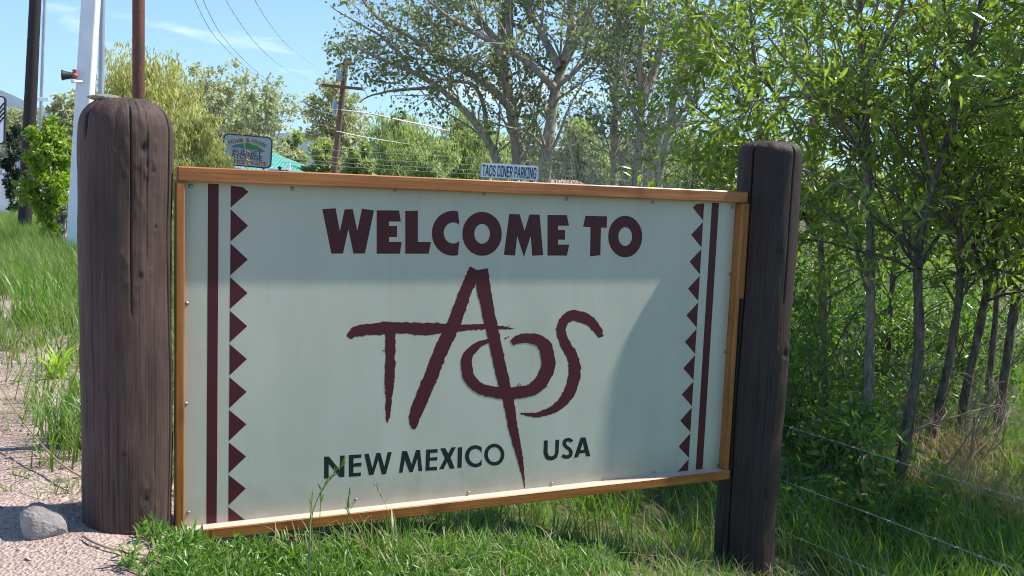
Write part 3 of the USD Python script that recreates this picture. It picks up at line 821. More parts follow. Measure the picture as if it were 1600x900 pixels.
def make_tree(name, label, cat, stems, rng, lev1, lev2, nleaf, leaf, bark, leafm, group=None, lev3=None, fine=False, keep=None, edge=None, base=None):
    """stems: list of (P, R); lev = dict for spawn; leaf = dict for leaves"""
    base = stems[0][0][0] if base is None else base
    t = Thing(name, label, cat, base, group)
    SP = np.stack([s[0] for s in stems]); SR = np.stack([s[1] for s in stems])
    n_main = lev1.pop('main', len(stems))
    for p, r in stems[:n_main]:
        v, f = tubes(p[None], r[None], 9)
        vv, ff, nn = meshkit.arrays((v, f), True)
        t.raw('trunk', vv, ff, nn, M[bark])
    limb = [tubes(SP[n_main:], SR[n_main:], 7)] if len(stems) > n_main else []
    if fine:
        Pd, Rd = spawn(SP[:1], SR[:1], 22, 0.05, 0.55, 0.5, 55, 0.25, 0.2, 7, rng, 0.14, 0.003)
        Pe, Re = spawn(Pd, Rd, 50, 0.2, 1.0, 0.16, 45, 0.0, 0.25, 4, rng, 0.6, 0.0018)
        limb += [tubes(Pd, Rd, 4), tubes(Pe, Re, 3)]
    P1, R1 = spawn(SP, SR, rng=rng, **lev1)
    if keep is not None and edge is not None:
        k_ = edge(P1[:, -1]) & edge(P1[:, 4])
        P1, R1 = P1[k_], R1[k_]
    limb.append(tubes(P1, R1, 5))
    P2, R2 = spawn(P1, R1, rng=rng, **lev2)
    if keep is not None:
        k_ = keep(P2[:, -1]) | keep(P2[:, 0])
        P2, R2 = P2[k_], R2[k_]
    limb.append(tubes(P2, R2, 3))
    host = np.concatenate([P2, ]) if P1.shape[1] != P2.shape[1] else np.concatenate([P1, P2, P2])
    if lev3:
        P3, R3 = spawn(P2, R2, rng=rng, **lev3)
        limb.append(tubes(P3, R3, 3))
        host = P3
    vv, ff = stack(limb)
    v, f, nn = meshkit.arrays((vv, ff), True)
    t.raw('limbs', v, f, nn, M[bark], kind='stuff')
    if nleaf:
        pos, tan = leaf_sites(host, nleaf, rng)
        if keep is not None:
            k_ = keep(pos); pos, tan = pos[k_], tan[k_]
        v, f = leaves(pos, tan, rng, fine=fine, **leaf)
        t.raw('crown', v, f, None, M[leafm], kind='stuff')
    return t


def lobe_tree(name, label, cat, px, py_top, py_base, width_px, depth, rng, leafm, bark, nleaf, size, lobes=9, group=None, aspect=0.5, droop=0.2, hang=0.0, gaps=0.5, low=0.15, fork=5, squash=1.0):
    """a far tree: trunk, limbs that carry each lobe, leaves in clumps through the lobes"""
    top = at(px, py_top, depth); foot = at(px, py_base, depth)
    zg = float(ground_z(foot[0], foot[1]))
    foot = np.array([foot[0], foot[1], zg])
    H = top[2] - zg
    W = width_px / FOC * depth
    t = Thing(name, label, cat, foot, group)
    r = max(0.05, H * 0.022)
    tr = resample([foot - [0, 0, 0.2], foot + [W * 0.01, 0, H * 0.3], foot + [W * 0.03, 0, H * 0.75]], 10)
    v, f = tubes(tr[None], np.linspace(r, r * 0.3, 10)[None], 7)
    vv, ff, nn = meshkit.arrays((v, f), True)
    t.raw('trunk', vv, ff, nn, M[bark])
    C = []
    for k in range(lobes):
        h = low + (0.97 - low) * ((k + 0.5) / lobes) ** 0.8
        a = k * 2.399 + rng.uniform(-0.5, 0.5)
        prof = math.sin(math.pi * min(max((h - low * 0.4) / (1.12 - low * 0.4), 0.05), 1.0)) ** 0.7
        rad = W * 0.30 * prof * rng.uniform(0.55, 1.1)
        C.append((foot + [rad * math.cos(a), rad * math.sin(a), H * h], W * rng.uniform(0.15, 0.27) * (0.6 + 0.5 * prof)))
    limb = []
    P = []
    for c, rr in C:
        st = tr[0] + (tr[-1] - tr[0]) * np.clip((c[2] - foot[2]) / H * 0.55, 0.1, 0.9)
        mid = st * 0.5 + c * 0.5 + rng.normal(size=3) * W * 0.03 + [0, 0, 0.02 * H]
        P.append(resample([st, mid, c], 8))
    P = np.array(P)
    R = np.tile(np.linspace(r * 0.45, r * 0.10, 8), (len(P), 1))
    limb.append(tubes(P, R, 5))
    P1, R1 = spawn(P, R, len(P) * fork, 0.3, 1.0, W * 0.24, 42, 0.25, 0.16, 6, rng, 0.6, r * 0.05)
    limb.append(tubes(P1, R1, 3))
    v, f = stack(limb)
    v, f, nn = meshkit.arrays((v, f), True)
    t.raw('limbs', v, f, nn, M[bark], kind='stuff')
    pos = []
    wts = np.array([rr ** 2 for _, rr in C]); wts /= wts.sum()
    for (c, rr), w in zip(C, wts):
        m_ = max(int(nleaf * w), 8)
        nc = max(6, int(m_ / 38))
        cl = unit(rng.normal(size=(nc, 3))) * rr * (rng.random((nc, 1)) ** 0.42) * [1, 1, 0.85 * squash]
        who = rng.integers(0, nc, m_)
        pp = c + cl[who] + rng.normal(size=(m_, 3)) * rr * 0.16 * [1, 1, 0.8]
        if hang:
            pp[:, 2] -= np.abs(rng.normal(size=m_)) * hang * rr
        pos.append(pp)
    p1, _ = leaf_sites(P1, int(nleaf * 0.25), rng)
    pos.append(p1)
    pos = np.vstack(pos)
    keepn = fbm((pos / (W * 0.11)) + 17, 2, 5) > 0.30 + 0.22 * gaps
    pos = pos[keepn & (pos[:, 2] > ground_z(pos[:, 0], pos[:, 1]) + 0.05)]
    tan = unit(rng.normal(size=pos.shape) + [0, 0, -2.2 if hang else 0.2])
    v, f = leaves(pos, tan, rng, size, aspect, droop, 0.35 if hang else 0.9)
    t.raw('crown', v, f, None, M[leafm], kind='stuff')
    return t


def ground_foot(px, depth):
    p = at(px, 400, depth)
    return np.array([p[0], p[1], float(ground_z(p[0], p[1]))])


def to_ground(P):
    """bring the foot of a stem down to the ground"""
    P = P.copy()
    P[0, 2] = float(ground_z(P[0, 0], P[0, 1])) - 0.08
    return P


# --- the big old cottonwoods behind the board
def big_cottonwood(name, label, depth, stems_px, seed, n1, n2, nleaf, size=0.115, keep=None, L1=3.6, edge=None):
    rng = np.random.default_rng(seed)
    S = []
    for k, (pts, r0, r1, dd) in enumerate(stems_px):
        p, r = stem_path(pts, depth, r0, r1, 24, 0.02, rng, dd)
        if pts[0][1] > 255:
            p[:3, 2] = np.linspace(float(ground_z(p[0, 0], p[0, 1])) - 0.1, p[3, 2], 4)[:3]
            r[:4] *= np.linspace(1.25, 1.0, 4)
        S.append((p, r))
    main = sum(1 for s in stems_px if s[0][0][1] > 255)
    return make_tree(name, label, 'tree', S, rng, dict(main=main, n=n1, t0=0.30, t1=1.0, length=L1, angle=48, rise=0.35, wob=0.16, k=9, rfac=0.30, rmin=0.008, shrink=0.45),
                     dict(n=n2, t0=0.2, t1=1.0, length=1.35, angle=45, rise=0.1, wob=0.2, k=6, rfac=0.5, rmin=0.0035), nleaf,
                     dict(size=size, aspect=0.75, droop=0.3, spread=1.0, jitter=0.10), 'bark_grey', 'leaf_cottonwood', keep=keep, edge=edge)


def project(p):
    q = (np.asarray(p) - EYE) @ np.stack([RIGHT, UP, FWD]).T
    return 800 + FOC * q[:, 0] / q[:, 2], 450 - FOC * q[:, 1] / q[:, 2]


def clear_of_pole(p):
    """the crown of this tree ends along a line that climbs to the left"""
    x, y = project(p)
    return (y < np.interp(x, [480, 540, 640, 720, 800, 820], [95, 125, 178, 215, 255, 400])) & (x > np.interp(y, [-200, 0, 60, 130], [540, 505, 495, 520]))


def thin(seed, cut):
    return lambda p: (fbm(p / 0.9 + seed, 3, seed) > cut)


big_cottonwood('cottonwood_tree', 'large sparse cottonwood with a limb leaning far left, behind the diner parking sign', 26, [
    ([(818, 440), (814, 330), (810, 245), (801, 180), (792, 120), (786, 55), (800, -50), (805, -160)], 0.24, 0.05, 0.5),
    ([(812, 420), (775, 243), (742, 188), (690, 137), (640, 106), (590, 86), (543, 62)], 0.17, 0.035, -2.5),
    ([(803, 178), (758, 130), (700, 98), (642, 60), (590, 28), (560, -10)], 0.13, 0.03, -1.5),
    ([(795, 122), (772, 62), (742, 22), (720, -40), (690, -110)], 0.13, 0.03, 1.0),
    ([(798, 85), (797, 20), (812, -40), (830, -120)], 0.12, 0.03, -0.8),
    ([(760, 215), (735, 130), (700, 125), (650, 110), (615, 130), (570, 118)], 0.07, 0.02, 1.5),
    ([(690, 137), (640, 140), (590, 150), (560, 165)], 0.06, 0.015, -1.0),
    ([(640, 106), (600, 60), (550, 30), (520, 10)], 0.06, 0.015, -1.0),
], 5, 150, 900, 16500, keep=lambda p: thin(3, 0.44)(p) & clear_of_pole(p), edge=clear_of_pole)
big_cottonwood('cottonwood_tree', 'tall forked cottonwood with upright boughs, just right of the leaning one', 25, [
    ([(850, 440), (848, 330), (852, 250), (862, 185), (868, 140), (879, 105), (891, 55), (893, -30), (900, -140)], 0.23, 0.05, 0.5),
    ([(868, 140), (842, 112), (792, 74), (742, 47), (700, 18), (660, -20)], 0.12, 0.03, -1.8),
    ([(874, 108), (846, 52), (818, 4), (800, -50)], 0.13, 0.03, 1.5),
    ([(882, 98), (908, 45), (934, -20), (960, -90)], 0.12, 0.03, 0.8),
    ([(868, 138), (905, 105), (940, 70), (965, 40)], 0.07, 0.02, -1.0),
], 6, 120, 700, 12000, keep=thin(5, 0.45))
big_cottonwood('cottonwood_tree', 'slim straight cottonwood with one fork above grey brush, behind the grey thicket', 23, [
    ([(958, 440), (959, 300), (962, 200), (967, 120), (974, 40), (980, -60)], 0.115, 0.04, 0.5),
    ([(966, 122), (945, 90), (938, 60), (925, 10)], 0.07, 0.02, -0.8),
], 7, 60, 260, 3000, keep=thin(7, 0.43), L1=2.6)
big_cottonwood('cottonwood_tree', 'cottonwood with trunk splitting into two pale boughs, left of the leafy saplings', 22, [
    ([(995, 440), (997, 300), (1001, 180), (1001, 90), (1004, 20), (1004, -60)], 0.13, 0.04, 0.5),
    ([(1002, 160), (1018, 125), (1030, 80), (1045, 20), (1058, -40)], 0.12, 0.03, 0.8),
    ([(1000, 190), (985, 150), (972, 100), (960, 90)], 0.06, 0.02, -0.8),
], 8, 70, 300, 3600, keep=thin(9, 0.43), L1=2.6)
big_cottonwood('cottonwood_tree', 'leaning cottonwood half hidden by the leafy saplings, above the right end of the board', 21, [
    ([(1020, 440), (1028, 300), (1045, 205), (1058, 130), (1072, 60), (1085, -40)], 0.12, 0.04, 0.5),
    ([(1045, 205), (1070, 170), (1110, 140)], 0.06, 0.02, -0.8),
    ([(1060, 125), (1085, 60), (1110, 10), (1130, -40)], 0.08, 0.02, 0.8),
], 9, 70, 300, 3800, keep=thin(11, 0.42), L1=2.6)
# two more old trunks seen through the sapling leaves
big_cottonwood('cottonwood_tree', 'grey old trunk rising behind the sapling leaves, above the right log post', 19, [
    ([(1262, 520), (1268, 320), (1276, 190), (1280, 100), (1284, 10), (1290, -80)], 0.11, 0.04, 0.5),
    ([(1279, 120), (1250, 60), (1225, 0), (1210, -50)], 0.06, 0.02, 0.8),
], 10, 30, 120, 900, keep=thin(13, 0.42), L1=2.6)


# --- bare grey thicket under the cottonwoods
def thicket(name, label, cat, depth, x0, x1, ytop, n, seed, m='twig_grey', r0=0.012, lean=0.25, leafm=None, nleaf=0, size=0.05, yjit=40, group=None, ground=True, spread=1.2):
    rng = np.random.default_rng(seed)
    k = 9
    P = []
    for q_ in range(n):
        x = rng.uniform(x0, x1)
        d = depth + rng.normal() * spread
        foot = ground_foot(x + rng.normal() * 10, d)
        tip = at(x + rng.normal() * 25, ytop + rng.random() ** 1.4 * yjit, d + rng.normal() * 0.5)
        mid = foot * 0.45 + tip * 0.55 + rng.normal(size=3) * lean * np.linalg.norm(tip - foot) * 0.25
        P.append(resample([foot, mid, tip], k) + np.cumsum(rng.normal(size=(k, 3)), 0) * 0.008 * np.linalg.norm(tip - foot))
    P = np.array(P)
    R = np.tile(np.linspace(r0, r0 * 0.3, k), (n, 1))
    t = Thing(name, label, cat, P[:, 0].mean(0), group)
    P1, R1 = spawn(P, R, n * 6, 0.15, 1.0, np.linalg.norm(P[:, -1] - P[:, 0], axis=1).mean() * 0.42, 40, 0.1, 0.22, 6, rng, 0.55, r0 * 0.3)
    P2, R2 = spawn(P1, R1, n * 12, 0.2, 1.0, np.linalg.norm(P[:, -1] - P[:, 0], axis=1).mean() * 0.16, 45, 0.0, 0.25, 4, rng, 0.6, r0 * 0.25)
    v, f = stack([tubes(P, R, 5), tubes(P1, R1, 3), tubes(P2, R2, 3)])
    v, f, nn = meshkit.arrays((v, f), True)
    t.raw('stems', v, f, nn, M[m], kind='stuff')
    if nleaf:
        pos, tan = leaf_sites(np.concatenate([P1[:, :4], P2]), nleaf, rng)
        v, f = leaves(pos, tan, rng, size, 0.45, 0.2, 0.9, 0.02)
        t.raw('foliage', v, f, None, M[leafm], kind='stuff')
    return t


thicket('brush_thicket', 'leafless grey brush crowding the foot of the slim cottonwoods', 'brush', 21.5, 885, 1065, 160, 120, 21, r0=0.0075, leafm='leaf_greysage', nleaf=3000, size=0.06, yjit=110)
thicket('brush_thicket', 'small greyish brush at the foot of the forked cottonwood', 'brush', 24, 815, 905, 200, 36, 22, r0=0.008, leafm='leaf_pale', nleaf=1500, size=0.08, yjit=70)

# --- trees of the middle distance
rng = np.random.default_rng(40)
def lt(name, label, x, yt, w, d, leafm, bark, nleaf, size, **k):
    return lobe_tree(name, label, 'tree', x, yt, 330, w, d, np.random.default_rng(int(x * 7 + yt)), leafm, bark, int(nleaf * 1.7), size, **k)


lt('willow_tree', 'golden green willow directly behind the thick left post', 232, 84, 215, 27, 'leaf_willow_gold', 'bark_grey', 17000, 0.19, lobes=26, aspect=0.22, hang=0.4, droop=0.8, gaps=0.3, low=0.08)
lt('willow_tree', 'lower yellow willow between the left post and the storage sign', 312, 165, 110, 24, 'leaf_willow_gold', 'bark_grey', 9000, 0.15, lobes=18, aspect=0.22, hang=0.4, droop=0.8, gaps=0.3, low=0.05)
lt('willow_tree', 'round willow above the small far pole', 622, 178, 160, 44, 'leaf_willow', 'bark_grey', 12000, 0.26, lobes=24, aspect=0.22, hang=0.5, droop=0.8, gaps=0.2, low=0.05)
lt('willow_tree', 'dark willow behind the leaning cottonwood limb', 735, 176, 150, 46, 'leaf_willow', 'bark_grey', 11000, 0.26, lobes=24, aspect=0.22, hang=0.5, droop=0.8, gaps=0.2, low=0.05)
lt('willow_tree', 'bright low willow under the white cable', 672, 228, 100, 38, 'leaf_willow', 'bark_grey', 5000, 0.2, lobes=9, aspect=0.3, hang=0.3, gaps=0.4, low=0.05)
lt('leafy_tree', 'tall thin-leaved tree behind the crossarm of the utility pole', 520, 130, 112, 60, 'leaf_pale', 'bark_grey', 5200, 0.30, lobes=18, gaps=0.7, low=0.35)
lt('leafy_tree', 'pale budding tree to the upper left of the storage sign', 335, 100, 150, 50, 'leaf_pale', 'bark_grey', 5600, 0.25, lobes=18, gaps=0.75, low=0.3, fork=9)
lt('leafy_tree', 'pale tree with dark spreading limbs above the storage sign', 410, 122, 120, 48, 'leaf_pale', 'bark_grey', 3600, 0.23, lobes=14, gaps=0.9, low=0.3, fork=10)
lt('leafy_tree', 'hazy olive tree left of the white square pole', 112, 148, 110, 62, 'leaf_pale', 'bark_grey', 5000, 0.34, lobes=14, gaps=0.45, low=0.1)
lt('leafy_tree', 'greyish tree behind the dark utility pole', 40, 176, 110, 70, 'leaf_pale', 'bark_grey', 4600, 0.36, lobes=14, gaps=0.45, low=0.1)
lt('round_bush', 'round yellow green bush left of the utility pole foot', 497, 220, 62, 42, 'leaf_willow', 'bark_grey', 4200, 0.18, lobes=9, gaps=0.2, low=0.05)
lt('round_bush', 'green bush to the right of the green roof', 452, 205, 60, 52, 'leaf_willow', 'bark_grey', 3600, 0.24, lobes=9, gaps=0.3, low=0.05)
lt('round_bush', 'olive bush at the foot of the utility pole', 560, 222, 60, 41, 'leaf_willow', 'bark_grey', 3600, 0.2, lobes=9, gaps=0.3, low=0.05)
lt('leafy_tree', 'far olive tree behind the storage sign', 385, 168, 120, 66, 'leaf_willow', 'bark_grey', 6000, 0.3, lobes=11, gaps=0.4, low=0.08)
lt('leafy_tree', 'far olive tree between the forked cottonwood and the thicket', 900, 196, 130, 50, 'leaf_willow', 'bark_grey', 7000, 0.26, lobes=12, gaps=0.4, low=0.05)
lt('leafy_tree', 'far olive tree behind the grey thicket', 1000, 210, 150, 52, 'leaf_pale', 'bark_grey', 7000, 0.27, lobes=12, gaps=0.5, low=0.05)
lt('leafy_tree', 'far olive tree behind the two cottonwood trunks', 828, 205, 120, 54, 'leaf_willow', 'bark_grey', 6000, 0.28, lobes=12, gaps=0.4, low=0.05)
for k, (x, yt, w, d, lm, lab) in enumerate([
        (1105, 215, 150, 46, 'leaf_willow', 'far bushy tree seen past the leafy saplings beside the right end of the board'),
        (1215, 225, 150, 50, 'leaf_pale', 'far bushy tree seen past the saplings above the right log post'),
        (1330, 262, 150, 46, 'leaf_willow', 'far bushy tree seen between the two foremost sapling trunks'),
        (1445, 272, 130, 52, 'leaf_pale', 'far pale bush under the small gap of sky among the saplings'),
        (1560, 285, 150, 44, 'leaf_willow', 'far bushy tree at the right edge behind the sapling row')]):
    lt('leafy_tree', lab, x, yt, w, d, lm, 'bark_grey', 6000, 0.26, lobes=11, gaps=0.5, low=0.03)
lobe_tree('juniper_tree', 'small dark juniper beside the dark utility pole', 'tree', 20, 192, 330, 34, 24, np.random.default_rng(3), 'leaf_juniper', 'bark_grey', 5200, 0.10, lobes=9, gaps=0.2, low=0.05)
lobe_tree('roadside_bush', 'bright yellow green bush left of the white square pole', 'bush', 76, 182, 345, 88, 15.6, np.random.default_rng(4), 'leaf_bright', 'twig_grey', 9000, 0.085, lobes=15, gaps=0.35, low=0.08, aspect=0.5)
lobe_tree('sage_bush', 'dry grey green bush at the foot of the white square pole', 'bush', 101, 320, 410, 24, 14.7, np.random.default_rng(5), 'leaf_greysage', 'twig_grey', 2600, 0.05, lobes=7, gaps=0.2, low=0.05, aspect=0.3)

# ------------------------------------------------------------------ the young trees at the right
def sapling(label, depth, stems_px, r0, seed, n1, n2, nleaf, bark='bark_sapling', t0=0.25, L1=1.25, rise=0.2, size=0.105, extra=0.0):
    rng = np.random.default_rng(seed)
    S = []
    main = 0
    for k, (pts, rr, dd) in enumerate(stems_px):
        p, r = stem_path(pts, depth, r0 * rr, max(r0 * rr * 0.28, 0.007), 48, 0.007, rng, dd)
        if k == 0:
            p = to_ground(p); main = 1
        r = r * (1 + 0.22 * (np.random.default_rng(seed + k).random(48) - 0.5))
        S.append((p, r))
    return make_tree('young_tree', label, 'tree', S, rng, dict(main=main, n=n1, t0=t0, t1=1.0, length=L1, angle=50, rise=rise, wob=0.14, k=9, rfac=0.4, rmin=0.005, shrink=0.4),
                     dict(n=n2, t0=0.15, t1=1.0, length=0.45, angle=45, rise=-0.05, wob=0.16, k=6, rfac=0.5, rmin=0.0022), nleaf,
                     dict(size=size, aspect=0.28, droop=0.35, spread=0.75, jitter=0.02), bark, 'leaf_sapling', fine=True)


sapling('pale straight young tree nearest to the right log post', 6.6, [
    ([(1355, 775), (1358, 600), (1360, 420), (1354, 250), (1346, 100), (1340, -20), (1336, -160)], 1.0, 0.4),
    ([(1352, 235), (1320, 190), (1285, 150), (1240, 100), (1215, 60)], 0.45, 0.5), ([(1348, 120), (1385, 60), (1410, 0), (1425, -60)], 0.4, -0.3),
    ([(1350, 200), (1300, 170), (1230, 150), (1160, 160)], 0.35, 0.9)], 0.043, 101, 64, 560, 2600, 'bark_pale', 0.34)
sapling('dark young tree curving right towards the top of its trunk', 6.2, [
    ([(1396, 795), (1418, 665), (1436, 540), (1437, 405), (1455, 310), (1488, 210), (1518, 105), (1545, -10), (1570, -120)], 1.0, 0.3),
    ([(1437, 420), (1475, 360), (1520, 320), (1560, 290)], 0.4, 0.5), ([(1462, 290), (1440, 220), (1425, 150), (1420, 60)], 0.4, 0.3),
    ([(1490, 205), (1540, 160), (1590, 140)], 0.38, -0.2)], 0.042, 102, 60, 540, 2400, 'bark_sapling', 0.38)
sapling('leaning young tree third from the right log post', 7.2, [
    ([(1442, 740), (1466, 640), (1490, 520), (1502, 420), (1496, 300), (1490, 180), (1480, 60), (1470, -90)], 1.0, 0.3),
    ([(1500, 400), (1530, 330), (1555, 250), (1570, 160)], 0.5, 0.4)], 0.040, 103, 46, 400, 2500, 'bark_sapling', 0.30)
sapling('crooked young tree with a kink, fourth along the row', 7.8, [
    ([(1495, 705), (1508, 620), (1528, 520), (1545, 430), (1560, 320), (1570, 200), (1575, 80), (1580, -60)], 1.0, 0.3),
    ([(1540, 455), (1520, 380), (1470, 330), (1430, 300)], 0.4, 0.4)], 0.042, 104, 46, 400, 2500, 'bark_sapling', 0.30)
sapling('slim reddish young tree beside the crooked one', 8.4, [
    ([(1535, 690), (1545, 600), (1556, 500), (1560, 400), (1552, 300), (1540, 200), (1535, 60), (1540, -60)], 1.0, 0.3)], 0.034, 105, 34, 300, 2000, 'bark_sapling', 0.28)
sapling('young tree leaning right at the edge of the view', 7.6, [
    ([(1553, 705), (1568, 600), (1582, 500), (1594, 400), (1600, 280), (1602, 140), (1600, 0), (1610, -120)], 1.0, 0.3),
    ([(1590, 420), (1550, 350), (1500, 280), (1480, 240)], 0.4, -0.4)], 0.046, 106, 46, 400, 2500, 'bark_sapling', 0.30)
sapling('thin young tree hidden among leaves behind the right log post', 8.2, [
    ([(1290, 720), (1288, 560), (1282, 400), (1270, 260), (1262, 120), (1250, 0), (1240, -120)], 1.0, 0.3),
    ([(1280, 380), (1230, 300), (1180, 240), (1130, 200)], 0.5, 0.3), ([(1268, 240), (1220, 160), (1170, 90), (1120, 50)], 0.5, 0.3)], 0.036, 107, 60, 540, 3300, 'bark_pale', 0.24)
sapling('thin young tree with branches reaching over the end of the board', 8.8, [
    ([(1205, 700), (1200, 540), (1196, 400), (1190, 280), (1182, 160), (1170, 40), (1160, -80)], 1.0, 0.3),
    ([(1190, 280), (1150, 220), (1110, 190), (1082, 170)], 0.5, 0.0), ([(1182, 160), (1140, 90), (1105, 40), (1080, 10)], 0.5, 0.3), ([(1195, 380), (1150, 320), (1110, 290), (1090, 270)], 0.4, 0.0)], 0.034, 108, 60, 560, 3300, 'bark_pale', 0.26)
sapling('slender young tree in the second row between the foremost trunks', 9.4, [
    ([(1392, 690), (1388, 560), (1396, 420), (1402, 300), (1400, 160), (1392, 20), (1390, -90)], 1.0, 0.3),
    ([(1400, 250), (1360, 180), (1320, 120)], 0.4, 0.3)], 0.034, 109, 44, 400, 2600, 'bark_sapling', 0.22)
sapling('young tree whose boughs reach in from beyond the right edge above the fence wires', 6.4, [
    ([(1760, 860), (1765, 650), (1770, 450), (1760, 250), (1740, 50), (1730, -100), (1725, -260)], 1.0, 0.3),
    ([(1762, 300), (1700, 200), (1650, 150), (1610, 130)], 0.5, 0.2), ([(1768, 430), (1720, 340), (1660, 300), (1600, 285)], 0.4, 0.2)], 0.05, 110, 60, 520, 2800, 'bark_sapling', 0.30)
sapling('young tree furthest right, standing beyond the edge of the view', 5.2, [
    ([(2040, 960), (2050, 700), (2050, 450), (2040, 200), (2030, 0), (2020, -200), (2010, -380)], 1.0, 0.3),
    ([(2045, 300), (1980, 200), (1900, 120), (1860, 60)], 0.5, 0.4)], 0.05, 111, 60, 520, 2800, 'bark_sapling', 0.30, L1=1.5)

sapling('young tree beyond the right edge between the other two', 6.0, [
    ([(1930, 900), (1935, 650), (1925, 400), (1910, 150), (1900, -50), (1890, -250), (1885, -380)], 1.0, 0.3),
    ([(1928, 350), (1860, 250), (1800, 180), (1760, 120)], 0.5, 0.2)], 0.05, 112, 55, 400, 2200, 'bark_sapling', 0.28, L1=1.4)

# undergrowth among the saplings
def shrub(label, px, depth, wid, ytop, n, nleaf, seed, leafm='leaf_shrub', size=0.075):
    rng = np.random.default_rng(seed)
    k = 8
    P = []
    for _ in range(n):
        foot = ground_foot(px + rng.normal() * wid * 0.22, depth + rng.normal() * 0.22)
        tip = at(px + rng.normal() * wid * 0.5, ytop + abs(rng.normal()) * 70, depth + rng.normal() * 0.45)
        mid = foot * 0.5 + tip * 0.5 + rng.normal(size=3) * 0.08
        P.append(resample([foot, mid, tip], k))
    P = np.array(P); R = np.tile(np.linspace(0.009, 0.003, k), (n, 1))
    t = Thing('undergrowth_shrub', label, 'shrub', P[:, 0].mean(0), None)
    P1, R1 = spawn(P, R, n * 8, 0.15, 1.0, 0.38, 48, 0.1, 0.16, 6, rng, 0.6, 0.0018)
    v, f = stack([tubes(P, R, 5), tubes(P1, R1, 3)])
    v, f, nn = meshkit.arrays((v, f), True)
    t.raw('stems', v, f, nn, M['bark_sapling'], kind='stuff')
    pos, tan = leaf_sites(np.concatenate([P1, P[:, 2:8]]) if False else P1, nleaf, rng)
    ok = pos[:, 2] > ground_z(pos[:, 0], pos[:, 1]) + 0.03
    v, f = leaves(pos[ok], tan[ok], rng, size, 0.34, 0.3, 0.8, 0.03, fine=True)
    t.raw('foliage', v, f, None, M[leafm], kind='stuff')


shrub('leafy undergrowth shrub against the right side of the right log post', 1275, 6.9, 110, 530, 12, 1400, 201)
shrub('leafy undergrowth shrub at the foot of the pale straight young tree', 1335, 6.4, 90, 620, 10, 1000, 202)
shrub('low leafy shrub below the top fence wire beside the right log post', 1268, 5.9, 100, 700, 9, 800, 203)
shrub('leafy shrub behind the foremost two young trees', 1400, 8.2, 100, 540, 11, 1300, 204)
shrub('leafy shrub far back behind the right log post', 1250, 9.6, 150, 420, 15, 2400, 205)
shrub('tall leafy shrub behind the slender second row tree', 1385, 10.2, 150, 400, 15, 2300, 206)
shrub('leafy shrub behind the crooked young tree', 1515, 10.5, 120, 420, 11, 1500, 207)
shrub('broad leafy shrub filling the space between the second row trunks', 1450, 9.0, 150, 450, 11, 1400, 211)
shrub('leafy shrub behind the leaning young tree at the right edge', 1570, 9.4, 110, 470, 10, 1300, 212)
shrub('tall leafy shrub close behind the right log post', 1260, 7.6, 120, 410, 11, 1400, 213)
shrub('leafy shrub far back between the two foremost trunks', 1320, 11.5, 160, 370, 14, 2300, 214)
shrub('low leafy shrub in front of the dark curving young tree', 1385, 5.6, 70, 760, 8, 700, 208)

thicket('brush_thicket', 'grey twiggy brush far back between the trunks of the young tree row', 'brush', 12.0, 1300, 1480, 380, 46, 35, m='twig_grey', r0=0.006, lean=0.6, yjit=120, leafm='leaf_shrub', nleaf=2200, size=0.07, spread=0.7)
thicket('brush_thicket', 'olive brush behind the crooked and the leaning young trees', 'brush', 12.5, 1470, 1640, 390, 44, 36, m='twig_grey', r0=0.006, lean=0.6, yjit=120, leafm='leaf_pale', nleaf=2200, size=0.07, spread=0.7)
thicket('dead_brush', 'reddish dead stems tangled between the leaning young trees', 'brush', 7.4, 1440, 1560, 560, 34, 31, m='twig_dead', r0=0.006, lean=0.8, yjit=110, spread=0.4)
thicket('dead_brush', 'pale dead twigs piled behind the foremost young trees', 'brush', 8.6, 1330, 1480, 540, 34, 32, m='twig_dead', r0=0.006, lean=0.9, yjit=120, spread=0.5)
thicket('dead_brush', 'grey dead twigs under the right edge young tree', 'brush', 7.0, 1540, 1660, 600, 14, 33, m='twig_dead', r0=0.006, lean=0.9, yjit=130, spread=0.4)
thicket('dead_brush', 'grey brush bank on the far side of the meadow at the right edge', 'brush', 19, 1500, 1680, 325, 50, 34, m='twig_grey', r0=0.012, lean=0.5, yjit=60, leafm='leaf_greysage', nleaf=1200, size=0.06)
# a dead bough reaching up to the right
bp = [at(1405, 692, 6.5), at(1440, 668, 6.55), at(1480, 655, 6.5), at(1530, 640, 6.6), at(1562, 632, 6.7)]
t = Thing('fallen_bough', 'bare grey bough propped between the young trees', 'branch', bp[0])
P, R = resample(bp, 14), np.linspace(0.013, 0.004, 14)
P1, R1 = spawn(P[None], R[None], 12, 0.2, 1, 0.4, 45, 0.2, 0.15, 6, np.random.default_rng(6), 0.6, 0.002)
v, f = stack([tubes(P[None], R[None], 6), tubes(P1, R1, 4)])
v, f, nn = meshkit.arrays((v, f), True)
t.raw('limbs', v, f, nn, M['twig_dead'])

